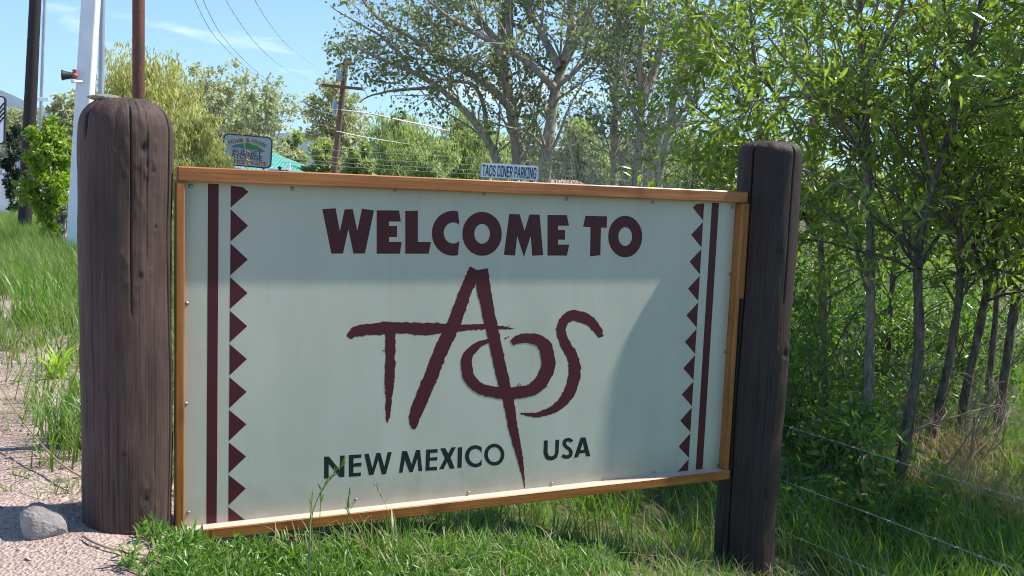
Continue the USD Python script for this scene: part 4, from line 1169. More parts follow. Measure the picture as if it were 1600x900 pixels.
# ------------------------------------------------------------------ barbed wire
tf = Thing('barbed_wire_fence', 'four strands of barbed wire running from behind the right log post', 'fence', ground_foot(1240, 4.6))
rng = np.random.default_rng(77)
strands = [[(1190, 650), (1233, 667), (1362, 708), (1440, 734), (1518, 757), (1600, 782), (1720, 822)],
           [(1180, 732), (1226, 752), (1344, 797), (1419, 826), (1489, 853), (1600, 896), (1720, 945)],
           [(1175, 806), (1220, 829), (1315, 870), (1385, 902), (1500, 955), (1720, 1060)],
           [(1170, 856), (1217, 878), (1263, 902), (1360, 950), (1720, 1140)]]
for st in strands:
    n = len(st)
    xs = np.array([p[0] for p in st], float)
    dep = 4.55 - (xs - 1190) / 530 * 1.55
    c = resample([at(x, y, d) for (x, y), d in zip(st, dep)], 160)
    ang = np.linspace(0, 160, 160)
    off = 0.0012
    parts = []
    for ph in (0, math.pi):
        parts.append(tube(c + np.stack([0 * ang, off * np.cos(ang + ph), off * np.sin(ang + ph)], 1), 0.0013, 5))
    w = tf.part('strand', cat_meshes(parts), M['barbed_steel'], smooth=True)
    L = np.r_[0, np.cumsum(np.linalg.norm(np.diff(c, axis=0), axis=1))]
    s = 0.06
    barbs = []
    while s < L[-1]:
        k = int(np.searchsorted(L, s)); k = min(max(k, 1), 158)
        tdir = unit(c[k + 1] - c[k - 1])
        for _ in range(2):
            d = unit(np.cross(tdir, rng.normal(size=3)))
            barbs.append(tube([c[k] - d * 0.011, c[k] + d * 0.011], 0.0008, 4))
        barbs.append(tube([c[k] - tdir * 0.006, c[k] + tdir * 0.006], 0.0026, 6))
        s += 0.115
    tf.part('barbs', cat_meshes(barbs), M['barbed_steel'], parent=w, kind='stuff')
pp = at(1700, 800, 3.05)
pg = float(ground_z(pp[0], pp[1]))
tf.part('fence_post', cat_meshes([trimesh.creation.box((0.035, 0.006, 1.5), trimesh.transformations.translation_matrix([pp[0], pp[1], pg + 0.6])),
                                  trimesh.creation.box((0.006, 0.03, 1.5), trimesh.transformations.translation_matrix([pp[0], pp[1] + 0.0185, pg + 0.6]))]), M['post_steel'])

# ------------------------------------------------------------------ poles, wires, signs and roofs
def taper_pole(a, b, r0, r1, sides=16):
    return tube(np.linspace(a, b, 12), np.linspace(r0, r1, 12), sides)


foot = ground_foot(215, 4.05)
single('rusty_pipe', taper_pole([foot[0], foot[1], foot[2] - 0.1], at(216.5, -60, 4.05), 0.0255, 0.0255, 20), M['rust_pipe'],
       'brown rusty steel pipe standing behind the thick left post', 'pipe', smooth=40)

# square white pole with a floodlight
d = 14.0
top, low = at(146, -60, d), at(117, 415, d)
low[2] = float(ground_z(low[0], low[1])) - 0.05
tp = Thing('white_square_pole', 'tall white square steel pole with a small floodlight beside the bush', 'pole', low)
axz = unit(top - low)
ca = math.radians(6)
axx = np.array([math.cos(ca), math.sin(ca), 0]); axx = unit(axx - axz * (axx @ axz)); axy = np.cross(axz, axx)
hl = np.linalg.norm(top - low)
tp.part('shaft', frame_mesh(cbox((-0.108, -0.108, 0), (0.108, 0.108, hl), 0.012), low, axx, axy, axz), M['white_pole'], smooth=20)
lp = at(109, 118, d - 0.25)
wallp = at(127, 121, d - 0.1)
br = tp.part('lamp_bracket', cat_meshes([tube([wallp + [0.03, 0, -0.06], lp + [0.03, 0, -0.09], lp + [0.02, 0, -0.02]], 0.018, 8)]), M['white_pole'], smooth=40)
dirl = unit(np.array([-0.9, -0.35, -0.03]))
prof = [(0.0, 0), (0.045, 0), (0.05, 0.03), (0.062, 0.10), (0.075, 0.13), (0.075, 0.15), (0.0, 0.15)]
fl_ = trimesh.creation.revolve(np.array(prof), sections=20)
fl_.apply_transform(trimesh.geometry.align_vectors([0, 0, 1], dirl))
fl_.apply_translation(lp - dirl * 0.04)
tp.part('floodlight', fl_, M['lamp_black'], parent=br, smooth=40)
tp.part('lamp_back', cat_meshes([trimesh.creation.icosphere(2, 0.05, ).apply_translation(lp - dirl * 0.06), trimesh.creation.box((0.05, 0.05, 0.05), trimesh.transformations.translation_matrix(lp - dirl * 0.05 + [0.02, 0, 0.065]))]), M['lamp_red'], parent=br)

g1 = at(153, 300, 15.2); g1[2] = float(ground_z(g1[0], g1[1]))
single('grey_pole', taper_pole(g1 - [0, 0, 0.1], at(161, -60, 15.2), 0.048, 0.044), M['grey_pole'], 'thin grey steel pole right behind the white square pole', 'pole', smooth=40)

# dark wooden pole and thin pole with a plate at the far left
low = at(36, 300, 18); low[2] = float(ground_z(low[0], low[1])) - 0.1
tw = Thing('dark_utility_pole', 'thick dark wooden pole at the far left beside the juniper', 'pole', low)
tw.part('shaft', taper_pole(low, at(59, -80, 18), 0.125, 0.100, 18), M['dark_utility_wood'], smooth=40)
low = at(57, 300, 25); low[2] = float(ground_z(low[0], low[1])) - 0.1
tq = Thing('thin_grey_pole', 'thin grey pole carrying a small white plate right of the dark pole', 'pole', low)
tq.part('shaft', taper_pole(low, at(72, -60, 25), 0.045, 0.04, 10), M['grey_pole'], smooth=40)
pc = at(67, 155, 24.9)
tq.part('plate', cbox(pc - [0.16, 0.01, 0.05], pc + [0.16, 0.01, 0.05]), M['white_paint'])

# utility pole with two arms
d = 40
low = at(514, 330, d); low[2] = float(ground_z(low[0], low[1])) - 0.2
top = at(541, 92, d)
tu = Thing('utility_pole', 'leaning brown utility pole with a crossarm above the board', 'pole', low)
tu.part('shaft', taper_pole(low, top, 0.15, 0.115, 14), M['utility_wood'], smooth=40)
c0, c1 = at(503, 133, d - 0.2), at(567, 139, d - 0.2)
ca_ = unit(c1 - c0)
arm = tu.part('crossarm', frame_mesh(cbox((0, -0.05, -0.06), (np.linalg.norm(c1 - c0), 0.05, 0.06), 0.008), c0, ca_, np.cross(ZV, ca_), ZV), M['utility_wood'])
for fr_ in (0.03, 0.3, 0.72, 0.97):
    p = c0 + (c1 - c0) * fr_
    tu.part('insulator', tube([p + [0, 0, 0.06], p + [0, 0, 0.14], p + [0, 0, 0.17], p + [0, 0, 0.2]], [0.02, 0.045, 0.05, 0.02], 8), M['grey_pole'], parent=arm)
k0, k1 = at(524, 104, d - 0.15), at(553, 100, d - 0.15)
tu.part('top_arm', tube([k0, (k0 + k1) / 2 + [0, 0, 0.1], k1], 0.06, 8), M['utility_wood'])
k0 = at(530, 118, d - 0.2)
tu.part('transformer', tube([k0 - [0, 0, 0.25], k0 - [0, 0, 0.2], k0 + [0, 0, 0.2], k0 + [0, 0, 0.25]], [0.09, 0.13, 0.13, 0.07], 12), M['grey_pole'])
tu.part('brace', tube([c0 + (c1 - c0) * 0.2, at(533, 150, d - 0.15)], 0.025, 6), M['utility_wood'])
k0 = at(523, 168, d - 0.3)
tu.part('junction_box', tube([k0 - [0, 0, 0.3], k0 + [0, 0, 0.3]], 0.10, 10), M['grey_pole'])

low = at(711, 330, 46); low[2] = float(ground_z(low[0], low[1])) - 0.2
single('small_utility_pole', taper_pole(low, at(712, 205, 46), 0.10, 0.08, 10), M['dark_utility_wood'], 'small far wooden pole left of the diner parking sign', 'pole', smooth=40)


def wire(label, pts, r, m, group=None, cat='wire'):
    c = resample([at(x, y, dd) for x, y, dd in pts], 40)
    single('overhead_wire', tube(c, r, 5), M[m], label, cat, group, smooth=True)


wire('upper left overhead wire of the close pair running down to the utility pole', [(296, -20, 16), (340, 62, 20), (410, 125, 27), (470, 163, 34), (531, 181, 40)], 0.0065, 'wire_grey')
wire('lower right overhead wire of the close pair running down to the utility pole', [(309, -20, 16), (352, 62, 20), (418, 125, 27), (476, 160, 34), (532, 172, 40)], 0.0065, 'wire_grey')
wire('overhead wire ending at the left tip of the crossarm', [(342, -20, 16), (378, 40, 20), (425, 92, 27), (465, 118, 34), (505, 132, 40)], 0.0065, 'wire_grey')
wire('overhead wire ending at the top of the utility pole', [(388, -20, 16), (425, 42, 22), (463, 82, 30), (500, 107, 36), (540, 122, 40)], 0.0065, 'wire_grey')
wire('thick pale cable sloping right from the utility pole', [(533, 172, 39.8), (580, 178, 40), (640, 191, 41), (712, 207, 45.8), (790, 221, 48), (900, 236, 54)], 0.032, 'cable_white', cat='cable')
wire('thin pale cable below the thick one', [(526, 205, 39.8), (580, 216, 41), (650, 227, 43), (711, 238, 45.8), (800, 249, 50), (960, 262, 56)], 0.018, 'cable_white', cat='cable')
wire('guy wire slanting left from the small far pole', [(711, 209, 45.9), (680, 229, 45), (640, 254, 44), (610, 275, 43)], 0.016, 'wire_grey')
for k, (y0, y1) in enumerate(((237, 252), (248, 263), (256, 271), (262, 278))):
    wire(['topmost', 'second', 'third', 'lowest'][k] + ' of the four faint parallel wires in front of the willows', [(440, y0 - 9, 36), (560, y0, 36), (720, (y0 + y1) / 2 + 1, 36), (900, y1 + 4, 36)], 0.008, 'wire_grey')


def rounded(w, h, r):
    return sbox(-w / 2 + r, -h / 2 + r, w / 2 - r, h / 2 - r).buffer(r, quad_segs=6)


def sign_frame(px, py, depth, w_px, yaw=0.0, tilt=0.0):
    c = at(px, py, depth)
    ax = np.array([math.cos(yaw), math.sin(yaw), 0]); ax = unit(ax + ZV * tilt)
    az = unit(ZV - ax * (ZV @ ax))
    an = np.cross(ax, az)
    return c, ax, az, an, w_px / FOC * depth


def text_on(s, height, squeeze=1.0, bold=True):
    t_ = meshkit.text_mesh(s, height, 0.004, bold)
    t_.apply_translation([-t_.bounds[:, 0].mean(), 0, 0])
    t_.apply_scale([squeeze, 1, 1])
    return t_


# storage sign
c, ax, az, an, w = sign_frame(386.5, 236, 30, 75, 0.10, -0.045)
h = w * 0.655
foot = ground_foot(386, 30.1)
ts = Thing('storage_sign', 'rounded grey storage sign with dark blue rim and green hill', 'sign', foot)
put_on = lambda mesh, n0: frame_mesh(mesh.apply_translation([0, 0, n0]), c, ax, az, an)
rim = ts.part('rim', put_on(trimesh.creation.extrude_polygon(rounded(w, h, 0.18), 0.05, engine='earcut'), -0.05), M['navy_paint'])
face = ts.part('face', put_on(trimesh.creation.extrude_polygon(rounded(w - 0.09, h - 0.09, 0.14), 0.006, engine='earcut'), 0.0), M['sign_grey'])
W2 = w / 1414 * 1414 / 0.96
X_ = lambda x: (x - 720) / 960 * w
Y_ = lambda y: (460 - y) / 610 * h
hill = Polygon([(X_(680), Y_(430)), (X_(665), Y_(320)), (X_(700), Y_(300)), (X_(790), Y_(325)), (X_(880), Y_(340)), (X_(950), Y_(370)), (X_(1075), Y_(450)), (X_(900), Y_(432))])
ts.part('green_hill', put_on(trimesh.creation.extrude_polygon(hill, 0.004, engine='earcut'), 0.007), M['sign_green'], parent=face)
hill2 = Polygon([(X_(410), Y_(420)), (X_(450), Y_(365)), (X_(500), Y_(350)), (X_(600), Y_(330)), (X_(655), Y_(320)), (X_(672), Y_(430)), (X_(540), Y_(408))])
ts.part('teal_hill', put_on(trimesh.creation.extrude_polygon(hill2, 0.004, engine='earcut'), 0.007), M['sign_teal'], parent=face)
arc = []
txt = 'Hinds & Hinds'
for k, chh in enumerate(txt):
    if chh == ' ':
        continue
    t_ = text_on(chh, 0.125)
    u = (k + 0.5) / len(txt) * 2 - 1
    t_.apply_transform(trimesh.transformations.rotation_matrix(-0.42 * u, [0, 0, 1]))
    t_.apply_translation([u * w * 0.365, Y_(275) - 0.13 * u * u - 0.02, 0.007])
    arc.append(t_)
ts.part('arched_lettering', put_on(cat_meshes(arc), 0.0), M['sign_brown'], parent=face, kind='stuff')
for s, yb, hh, mm, sq in (('BUDGET', 535, 0.145, 'navy_paint', 1.15), ('STORAGE', 622, 0.145, 'navy_paint', 1.05), ('OFFICE ON SITE', 712, 0.115, 'sign_brown', 0.98)):
    t_ = text_on(s, hh, sq)
    t_.apply_translation([0, Y_(yb), 0.007])
    ts.part('lettering', put_on(t_, 0.0), M[mm], parent=face, label='lettering ' + s)
for sx in (-0.5, 0.5):
    ts.part('leg', tube([foot + [sx, 0.03, -0.2], [c[0] + sx, foot[1] + 0.03, c[2]]], 0.05, 8), M['grey_pole'], smooth=40)

# diner parking sign
c, ax, az, an, w = sign_frame(796, 268.5, 12, 90, 0.02, -0.022)
h = w * 23 / 90
foot = ground_foot(796, 12.05)
td = Thing('diner_parking_sign', 'small white and navy sign for diner parking peeking over the board', 'sign', foot)
put_on = lambda mesh, n0: frame_mesh(mesh.apply_translation([0, 0, n0]), c, ax, az, an)
td.part('edge', put_on(cbox((-w / 2, -h / 2, -0.012), (w / 2, h / 2, 0), 0.002), 0), M['grey_paint'])
fc = td.part('face', put_on(cbox((-w / 2 + 0.012, -h / 2 + 0.010, 0), (w / 2 - 0.012, h / 2 - 0.010, 0.004), 0.001), 0), M['white_paint'])
t_ = text_on('TAOS DINER PARKING', 0.138, 1.0)
t_.apply_scale([(w - 0.05) / np.ptp(t_.bounds[:, 0]), 1, 1])
t_.apply_translation([0, -0.069, 0.0045])
td.part('lettering', put_on(t_, 0), M['navy_paint'], parent=fc)
for sx in (-0.25, 0.12):
    td.part('leg', tube([foot + [sx, 0.03, -0.2], [c[0] + sx, foot[1] + 0.03, c[2] + 0.05]], 0.016, 8), M['white_paint'], smooth=40)


# roofs behind the board
def house(name, label, x0, x1, py_ridge, py_eave, depth, deep, roofm, wallm, slope_right=None, ribs=0):
    a, b = at(x0, py_eave, depth), at(x1, py_eave, depth)
    zr = at((x0 + x1) / 2, py_ridge, depth + deep / 2)[2]
    g = float(ground_z((a[0] + b[0]) / 2, depth))
    base = np.array([(a[0] + b[0]) / 2, depth + deep / 2, g])
    t = Thing(name, label, 'building', base)
    ze = a[2]
    t.part('wall', cbox((a[0] + 0.25, depth + 0.25, g - 0.1), (b[0] - 0.25, depth + deep - 0.25, ze - 0.03), 0.01), M[wallm])
    hip = min(2.0, (b[0] - a[0]) * 0.3) if slope_right is None else slope_right
    y0, y1, ym = depth, depth + deep, depth + deep / 2
    vs = np.array([[a[0], y0, ze], [b[0], y0, ze], [b[0], y1, ze], [a[0], y1, ze], [a[0] + hip * 0.6, ym, zr], [b[0] - hip, ym, zr]])
    roof = trimesh.convex.convex_hull(np.vstack([vs, vs[:4] - [0, 0, 0.12]]))
    rf = t.part('roof', roof, M[roofm])
    for k in range(ribs):
        f = (k + 0.5) / ribs
        x = a[0] + (b[0] - a[0]) * f
        reach = min(1.0, (x - a[0]) / (hip * 0.6 + 1e-6), (b[0] - x) / (hip + 1e-6))
        p0 = np.array([x, y0, ze + 0.01]); p1 = np.array([x, y0 + (ym - y0) * reach, ze + (zr - ze) * reach + 0.01])
        t.part('roof_rib', tube([p0, p1], 0.035, 4), M[roofm], parent=rf)
    yw = depth + 0.25
    for f in (0.25, 0.7):
        x = a[0] + (b[0] - a[0]) * f
        wn = t.part('window', cbox((x - 0.5, yw - 0.03, g + 1.0), (x + 0.5, yw - 0.003, g + 2.0), 0.005), M['white_paint'])
        t.part('pane', cbox((x - 0.42, yw - 0.045, g + 1.08), (x + 0.42, yw - 0.033, g + 1.92), 0.003), M['navy_paint'], parent=wn)
    return t, a, b, ze


t, a, b, ze = house('green_roofed_building', 'low building with a turquoise ribbed metal roof behind the storage sign', 318, 482, 236, 268, 40, 7, 'roof_green', 'stucco', 2.6, 26)
vp = at(437, 263, 39.4)
t.part('roof_vent', tube([vp - [0, 0, 0.25], vp, vp + [0, 0, 0.02], vp + [0, 0, 0.09]], [0.06, 0.06, 0.11, 0.02], 10), M['lamp_black'])
vp = at(452, 258, 40.6)
t.part('roof_vent', tube([vp - [0, 0, 0.3], vp, vp + [0, 0, 0.12]], [0.05, 0.05, 0.05], 10), M['white_paint'])
house('orange_roofed_house', 'small house with an orange roof left of the storage sign', 318, 341, 232, 246, 58, 5, 'roof_orange', 'stucco', 0.3)
house('red_roofed_shed', 'low shed with a pale red roof right of the diner parking sign', 826, 936, 281, 292, 30, 4, 'roof_red', 'stucco', 0.6)

# left edge: framed board, white wall sign and small plates
c, ax, az, an, w = sign_frame(-22, 186, 20, 58, 0.05, -0.04)
tb = Thing('roadside_billboard', 'white board with a black rim cut by the left edge of the view', 'sign', ground_foot(-22, 20.05))
put_on = lambda mesh, n0: frame_mesh(mesh.apply_translation([0, 0, n0]), c, ax, az, an)
tb.part('rim', put_on(trimesh.creation.extrude_polygon(rounded(w, 1.03, 0.08), 0.05, engine='earcut'), -0.05), M['lamp_black'])
fb_ = tb.part('face', put_on(trimesh.creation.extrude_polygon(rounded(w - 0.06, 0.97, 0.06), 0.006, engine='earcut'), 0.0), M['white_paint'])
for k in range(4):
    tb.part('stroke', put_on(trimesh.creation.extrude_polygon(LineString([(w * 0.30, -0.12 + k * 0.10), (w * 0.455, 0.06 + k * 0.10)]).buffer(0.018), 0.004, engine='earcut'), 0.007), M['lamp_black'], parent=fb_)
tb.part('leg', tube([[c[0], c[1] + 0.1, float(ground_z(c[0], c[1])) - 0.2], c + [0, 0.1, 0]], 0.06, 10), M['grey_pole'], smooth=40)

c, ax, az, an, w = sign_frame(-16, 293, 24, 72, 0.02, -0.03)
tb = Thing('white_roadside_wall', 'low white wall with a raised border left of the bush', 'wall', [c[0], c[1], float(ground_z(c[0], c[1]))])
put_on = lambda mesh, n0: frame_mesh(mesh.apply_translation([0, 0, n0]), c, ax, az, an)
tb.part('slab', put_on(cbox((-w / 2, -0.9, -0.2), (w / 2, 0.40, 0), 0.01), 0), M['grey_paint'])
tb.part('border', put_on(trimesh.creation.extrude_polygon(sbox(-w / 2 + 0.05, -0.9, w / 2 - 0.05, 0.34).difference(sbox(-w / 2 + 0.14, -0.9, w / 2 - 0.14, 0.26)), 0.02, engine='earcut'), 0.001), M['white_paint'])
tb.part('field', put_on(cbox((-w / 2 + 0.141, -0.9, 0), (w / 2 - 0.141, 0.259, 0.006), 0.002), 0.001), M['white_paint'])
c2 = at(4, 256, 26)
single('small_plate_sign', cat_meshes([cbox(c2 - [0.16, 0.01, 0.15], c2 + [0.16, 0.01, 0.15]), tube([c2 + [0, 0.03, 0], [c2[0], c2[1] + 0.03, float(ground_z(c2[0], c2[1]))]], 0.03, 8)]), M['white_pole'],
       'small pale plate on a stake above the white roadside wall, at the left edge', 'sign')
c2 = at(25, 258, 26)
single('small_plate_sign', cat_meshes([cbox(c2 - [0.11, 0.01, 0.20], c2 + [0.11, 0.01, 0.20]), tube([c2 + [0, 0.03, 0], [c2[0], c2[1] + 0.03, float(ground_z(c2[0], c2[1]))]], 0.03, 8)]), M['grey_paint'],
       'small grey upright plate between the juniper and the dark pole', 'sign')

# ------------------------------------------------------------------ rock, twigs
rp = ground_hit(64, 842)
rng = np.random.default_rng(12)
from scipy.spatial import ConvexHull
rk = trimesh.creation.icosphere(5, 1.0)
rv = np.asarray(rk.vertices).copy()
for _ in range(13):                       # worn flat faces
    nrm = unit(rng.normal(size=3)); off = rng.uniform(0.68, 0.9)
    d_ = np.maximum(rv @ nrm - off, 0)
    rv -= d_[:, None] * nrm * 0.85
rv *= 1 + 0.16 * (fbm(rv * 1.8 + 4, 4, 3) - 0.5)[:, None] + 0.05 * (fbm(rv * 9, 3, 8) - 0.5)[:, None]
rv *= [0.084, 0.066, 0.068]
rv[:, 2] += 0.016 * smooth(0.02, -0.06, rv[:, 0])
ry_ = math.radians(-18)
rv = rv @ np.array([[math.cos(ry_), 0, -math.sin(ry_)], [0, 1, 0], [math.sin(ry_), 0, math.cos(ry_)]]).T
single('rock', trimesh.Trimesh(rv + rp + [-0.012, 0.04, 0.026], rk.faces, process=False), M['rock_grey'], 'pale grey rock lying left of the thick post foot', 'rock', smooth=40)


def lying(px_pts, lift=0.012):
    P = np.array([ground_hit(x, y) for x, y in px_pts])
    P = resample(P, 24)
    P[:, 2] = ground_z(P[:, 0], P[:, 1]) + lift
    return P


single('dry_twig', tube(lying([(130, 845), (165, 862), (210, 872), (260, 874), (300, 873), (345, 872)]), np.linspace(0.0045, 0.002, 24), 5), M['twig_dead'], 'dry reddish twig on the gravel in front of the thick post', 'twig', smooth=True)
cs = [at(-4, 594, 4.3), at(30, 650, 3.95), at(70, 700, 3.7), at(110, 735, 3.5), at(128, 745, 3.45)]
cs = resample(cs, 20); cs[:, 2] = np.maximum(cs[:, 2], ground_z(cs[:, 0], cs[:, 1]) + 0.01)
single('dry_stalk', tube(cs, np.linspace(0.003, 0.0045, 20), 5), M['grass_straw'], 'long pale dry stalk arching down to the left side of the thick post', 'stalk', smooth=True)
# tan plume behind the board in front of the storage sign
rng = np.random.default_rng(15)
pf = at(383, 300, 3.75); pf[2] = float(ground_z(pf[0], pf[1]))
pl = resample([pf, at(386, 262, 3.72), at(385, 240, 3.7), at(378, 205, 3.7)], 16)
t = Thing('dry_plume', 'tan dry seed plume standing between the board and the storage sign', 'stalk', pf)
t.part('stem', tube(pl, np.linspace(0.0028, 0.0012, 16), 5), M['grass_straw'])
P1, R1 = spawn(pl[None, 6:], np.full((1, 10), 0.0012), 40, 0.05, 1.0, 0.05, 50, -0.1, 0.2, 5, rng, 0.8, 0.0007)
pos, tan = leaf_sites(P1, 160, rng)
lv = leaves(pos, tan, rng, 0.016, 0.35, 0.3, 0.7)
v, f = stack([tubes(P1, R1, 3), lv])
t.raw('plume', v, f, None, M['grass_straw'], kind='stuff')

# ------------------------------------------------------------------ grass and weeds
def blade_tuft(n, h, w, lean, rng, segs=4, spread=0.05, curl=0.6, tip=0.15):
    V, F, o = [], [], 0
    for _ in range(n):
        a = rng.uniform(0, 2 * np.pi); dirv = np.array([math.cos(a), math.sin(a), 0]); side = np.array([-dirv[1], dirv[0], 0])
        p0 = np.r_[rng.normal(size=2) * spread, -0.02]
        hh = h * rng.uniform(0.5, 1.15); ww = w * rng.uniform(0.7, 1.2)
        ln = lean * rng.uniform(0.3, 1.5)
        cr = curl * rng.uniform(0.2, 1.3)
        pts = []
        for s in range(segs + 1):
            q_ = s / segs
            pts.append(p0 + ZV * hh * (q_ - cr * 0.45 * q_ ** 3) + dirv * hh * (ln * q_ + cr * 0.5 * q_ ** 2.2))
        for s, p in enumerate(pts):
            q_ = s / segs
            wd = ww * (1 - q_ ** 1.6) * 0.5 + ww * tip * 0.1
            tw = side * math.cos(0.5 * q_) + dirv * math.sin(0.5 * q_)
            V += [p - tw * wd, p + tw * wd]
        for s in range(segs):
            F += [[o + 2 * s, o + 2 * s + 1, o + 2 * s + 3], [o + 2 * s, o + 2 * s + 3, o + 2 * s + 2]]
        o += 2 * (segs + 1)
    return np.array(V), np.array(F)


def weed(n, size, rng, h=0.06, aspect=0.34):
    """a low leafy plant: short stems, leaves all round"""
    k = max(3, n // 6)
    P = []
    for _ in range(k):
        a = rng.uniform(0, 2 * np.pi); hh = h * rng.uniform(0.6, 1.3)
        d_ = np.array([math.cos(a), math.sin(a), 0])
        P.append(resample([d_ * 0.004, d_ * 0.02 + ZV * hh * 0.6, d_ * rng.uniform(0.02, 0.05) + ZV * hh], 5))
    P = np.array(P)
    pos, tan = leaf_sites(P, n, rng, 0.1)
    out = unit(pos * [1, 1, 0.2] + rng.normal(size=pos.shape) * 0.02)
    lv = leaves(pos, unit(tan * 0.5 + out), rng, size, aspect, -0.1, 0.55, 0.004, fine=True)
    return stack([tubes(P, np.full((k, 5), 0.0014), 3), lv])


def instancer(name, label, cat, protos, pos, rng, smin, smax, tilt=0.12):
    """protos: list of (name, (v, f), material)"""
    path = numbered('/World', name)
    pi = UsdGeom.PointInstancer.Define(stage, path)
    props(pi.GetPrim(), label, cat, None, 'stuff')
    rel = pi.CreatePrototypesRel()
    for nm, (v, f), m_ in protos:
        pth = numbered(path, nm)
        put(pth, v, f, None, M[m_])
        rel.AddTarget(pth)
    n = len(pos)
    pi.CreateProtoIndicesAttr(Vt.IntArray.FromNumpy(rng.integers(0, len(protos), n).astype(np.int32)))
    pi.CreatePositionsAttr(Vt.Vec3fArray.FromNumpy(pos.astype(np.float32)))
    sc = rng.uniform(smin, smax, n) if np.ndim(smin) == 0 else smin
    pi.CreateScalesAttr(Vt.Vec3fArray.FromNumpy(np.repeat(sc[:, None], 3, 1).astype(np.float32)))
    yaw = rng.uniform(0, 2 * np.pi, n); tx = rng.normal(size=n) * tilt; ty = rng.normal(size=n) * tilt
    cz, sz = np.cos(yaw / 2), np.sin(yaw / 2)
    qs = Vt.QuathArray(n)
    w_, x_, y_, z_ = cz, tx / 2 * cz + ty / 2 * sz, ty / 2 * cz - tx / 2 * sz, sz
    l_ = np.sqrt(w_ ** 2 + x_ ** 2 + y_ ** 2 + z_ ** 2)
    pi.CreateOrientationsAttr(Vt.QuathArray([Gf.Quath(float(a), float(b), float(c), float(d)) for a, b, c, d in zip(w_ / l_, x_ / l_, y_ / l_, z_ / l_)]))
    return pi


def scatter(n, x0, x1, y0, y1, dens, rng):
    """n tries over the box, kept with the probability dens(x, y, u, w): u, w = place along and in front of the sign"""
    x, y = rng.uniform(x0, x1, n), rng.uniform(y0, y1, n)
    u = (x - ORG[0]) * DV[0] + (y - ORG[1]) * DV[1]
    w = (x - ORG[0]) * NV[0] + (y - ORG[1]) * NV[1]
    k = rng.random(n) < dens(x, y, u, w)
    # nothing grows through the two posts
    for cu, cn, r in ((LU, LN, LR + 0.02), (RU, RN, RRAD + 0.02)):
        c = board(cu, 0, cn)
        k &= np.hypot(x - c[0], y - c[1]) > r
    x, y = x[k], y[k]
    return np.stack([x, y, ground_z(x, y)], -1)


def patch(x, y, scale, seed):
    return fbm(np.stack([x * scale, y * scale, x * 0 + seed], -1), 3, seed)


rng = np.random.default_rng(300)
# low weeds in front of the left half of the board
def d_weed(x, y, u, w):
    e = 0.28 * (patch(x, y, 2.2, 7) - 0.5)
    left = smooth(-0.22, 0.10, u + 0.28 * w + e * 1.6)
    return left * smooth(1.9, 1.2, u) * smooth(-0.02, 0.07, w - 0.03 * (u < 0.9)) * (0.55 + 0.45 * smooth(0.32, 0.5, patch(x, y, 4, 9)))


wp = scatter(12000, -2.4, 1.2, 1.6, 4.4, d_weed, rng)
instancer('low_weeds', 'carpet of small bright leafy weeds under the left half of the board', 'weeds',
          [('weed', weed(34, 0.033, np.random.default_rng(s), 0.045, 0.20), m_) for s, m_ in ((1, 'grass_weed'), (2, 'grass_weed'), (3, 'grass_green'))] + [('tuft', blade_tuft(14, 0.075, 0.0042, 0.55, np.random.default_rng(s), 4, 0.03, 0.8), m_) for s, m_ in ((5, 'grass_weed'), (6, 'grass_green'))], wp, rng, 0.7, 1.5, 0.2)

# lush grass in front of and under the middle of the board
def d_lush(x, y, u, w):
    return smooth(0.15, 1.15, u + 0.3 * (patch(x, y, 2.5, 3) - 0.5)) * smooth(-0.7, -0.2, w) * (0.3 + 0.7 * smooth(0.35, 0.55, patch(x, y, 3, 4))) * smooth(2.9, 2.6, u)


lp_ = scatter(7000, -1.6, 2.3, 1.5, 4.9, d_lush, rng)
instancer('lush_grass', 'lush green grass along the lower edge of the board', 'grass',
          [('tuft', blade_tuft(10, 0.20, 0.0062, 0.25, np.random.default_rng(s), 5, 0.03, c_), m_) for s, c_, m_ in ((11, 0.7, 'grass_green'), (12, 0.9, 'grass_green'), (13, 0.4, 'grass_green'), (14, 1.1, 'stalk_pale'), (15, 0.6, 'grass_weed'), (16, 0.9, 'grass_roadside'), (17, 1.0, 'grass_straw'))],
          lp_, rng, 0.55, 1.15, 0.12)

# meadow behind the board and to the right
def d_meadow(x, y, u, w):
    beh = smooth(-0.05, -0.4, w) * smooth(-0.8, 0.3, x)
    rt = smooth(2.75, 3.2, u)
    far = 1.0 / (1 + (np.maximum(y - 5, 0) / 5.0) ** 1.5)
    return np.clip(np.maximum(beh, rt), 0, 1) * far * (0.3 + 0.7 * smooth(0.35, 0.52, patch(x, y, 1.4, 5)))


mp_ = scatter(26000, -1.2, 9.0, 2.2, 16.0, d_meadow, rng)
instancer('meadow_grass', 'rough meadow grass behind the board and below the young trees', 'grass',
          [('tuft', blade_tuft(11, 0.30, 0.008, 0.3, np.random.default_rng(s), 4, 0.05, c_), m_) for s, c_, m_ in ((21, 0.7, 'grass_meadow'), (22, 0.9, 'grass_meadow'), (23, 0.5, 'grass_green'), (24, 0.9, 'grass_green'), (25, 0.7, 'grass_meadow'))],
          mp_, rng, 0.5, 1.2, 0.15)

def d_far(x, y, u, w):
    return smooth(13, 16, y) * smooth(-3 , -1, x + 0.12 * y) * (0.4 + 0.6 * patch(x, y, 0.5, 5))


fp_ = scatter(16000, -8, 26, 13, 46, d_far, rng)
instancer('far_meadow_grass', 'sunlit meadow beyond the young trees', 'grass',
          [('tuft', blade_tuft(12, 0.34, 0.02, 0.4, np.random.default_rng(s), 3, 0.16, 0.7), m_) for s, m_ in ((31, 'grass_meadow'), (32, 'grass_meadow'), (33, 'grass_roadside'))], fp_, rng, 0.8, 1.7, 0.15)

